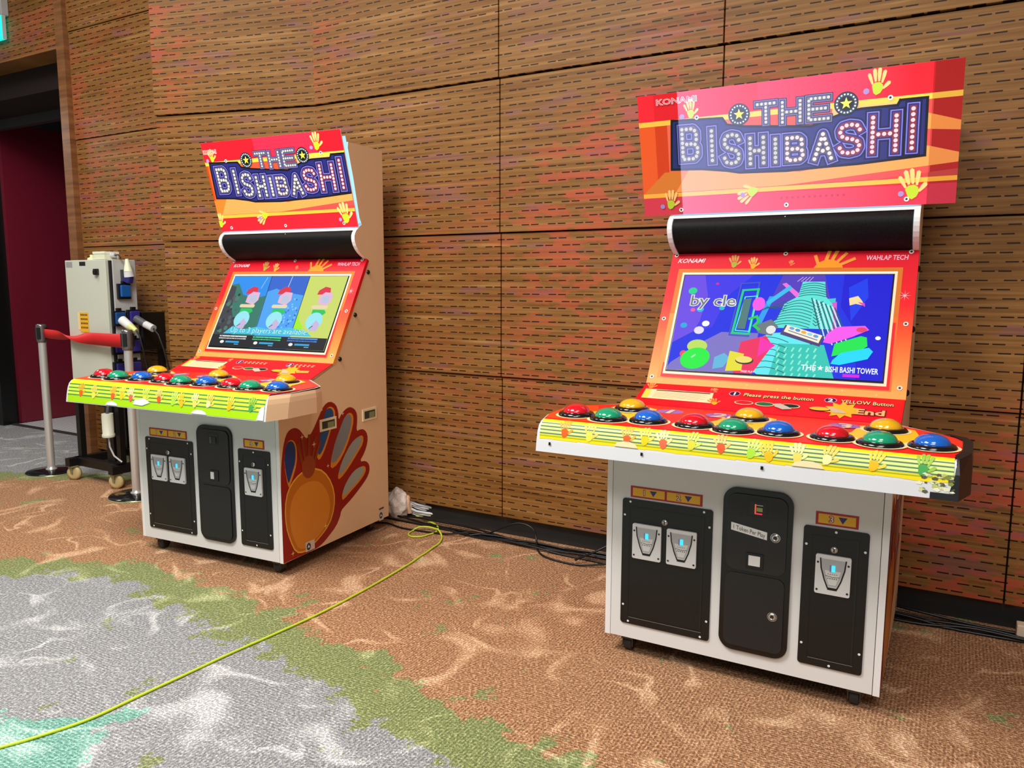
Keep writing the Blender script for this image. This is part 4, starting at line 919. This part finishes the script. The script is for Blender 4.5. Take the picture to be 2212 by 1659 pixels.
mb = MB(); mb.tube(cat([(x, y, .0055 + (.03 if i == 0 else .013 if 14 <= i <= 17 else 0)) for i, (x, y) in enumerate(YC)]), .0048, mat('C4D838', .45), 8)
tag(mb.build('extension_cable'), 'yellow-green cable running across the carpet from a loop by the wall', 'cable')
r_ = random.Random(21); BC = mat('121214', .35)
for i in range(6):
    s_ = -.62 + .05*i if i < 3 else -.12 + .03*i; P = []; base = .030 + .020*i
    while s_ < 4.4:
        P.append(Vector((s_, -(base + .016*math.sin(s_*2.3+i) + r_.uniform(-.012, .012)), .0065 + (.012 if (i+int(s_*3)) % 3 == 0 else 0)))); s_ += .16
    mb = MB(); mb.tube(cat(P, 4), .0058, BC, 6)
    o = mb.build('power_cable'); o.location = P0; o.rotation_euler = (0, 0, WR)
    tag(o, 'black cable in the loose bundle along the foot of the slotted wooden wall', 'cable', 'black cables along the foot of the wall')
for pts, lab in (([(.10, .12, .007), (.22, .08, .03), (.33, .07, .085), (.40, .06, .105), (.47, .06, .09), (.50, .07, .04), (.53, .12, .012), (.62, .20, .007), (.80, .22, .007), (.95, .16, .02)], 'black cable arching up from the bundle, nearer the left arcade machine'),
                 ([(.78, .20, .02), (.85, .12, .05), (.93, .08, .09), (1.0, .08, .075), (1.10, .10, .03), (1.2, .14, .01), (1.3, .2, .007)], 'black cable arching up from the bundle close to the right arcade machine'),
                 ([(-.62, .10, .007), (-.5, .20, .007), (-.40, .17, .010), (-.28, .19, .007), (-.15, .18, .007), (0, .16, .01), (.12, .13, .03)], 'thin black cable running from behind the left arcade machine to the bundle')):
    mb = MB(); mb.tube(cat([(q[0], -q[1], q[2]) for q in pts]), .005, BC, 6); o = mb.build('power_cable'); o.location = P0; o.rotation_euler = (0, 0, WR); tag(o, lab, 'cable')
# crumpled plastic bag
bm = bmesh.new(); bmesh.ops.create_icosphere(bm, subdivisions=4, radius=1)
from mathutils import noise as mn
for v in bm.verts:
    n1 = mn.noise(v.co*2.2); n2 = mn.noise(v.co*5.5+Vector((3, 1, 2))); k_ = 1 + .22*n1 + .10*abs(n2)
    v.co = Vector((v.co.x*.074*k_, v.co.y*.070*k_, max(v.co.z*.088*k_, -.078)))
me = bpy.data.meshes.new('plastic_bag'); bm.to_mesh(me); bm.free(); me.materials.append(mat('FFF0E6', .4, coat=.3))
for p in me.polygons: p.use_smooth = False
bg = bpy.data.objects.new('plastic_bag', me); C.objects.link(bg); bg.location = (-.655, 4.405, .0785)
tag(bg, 'crumpled pale plastic bag on the floor behind the left arcade machine', 'bag')
mb = MB(); r_ = random.Random(8)
CR = empty('coiled_cord', (-.52, 4.40, 0), -.45)
for i in range(8):
    L_ = .150 - .005*i; w_ = .026 + .007*(i % 3); P = []
    for k in range(25):
        t = 2*PI*k/24; x_ = L_*math.cos(t) + r_.uniform(-.003, .003)
        P.append((x_ - .01, w_*math.sin(t) + r_.uniform(-.003, .003), .012 + .014*i*(1-.25*(x_/.15)) + .030*max(0, -x_/.15)))
    mb.tube(P, .0075, mat('E4E4E6', .4), 7)
mb.build('cord', CR)
mb = MB(); mb.tube(cat([(-.05, -.055, .03), (-.06, -.06, .10), (-.06, 0, .155), (-.05, .06, .10), (-.05, .055, .03)]), .014, mat('E8BC98', .5), 8); mb.build('wrap_band', CR)
tag(CR, 'bundle of white cord bound together beside the pale plastic bag', 'cord')
mb = MB(); mb.box((0, 0, 0), (.12, .05, .06), mat('F4DCC0', .5)); o = mb.build('floor_box', None, .004); o.location = WP(2.585, .085, 0.0); o.rotation_euler = (0, 0, WR)
tag(o, 'small cream box on the floor at the wall foot, at the far right', 'box')
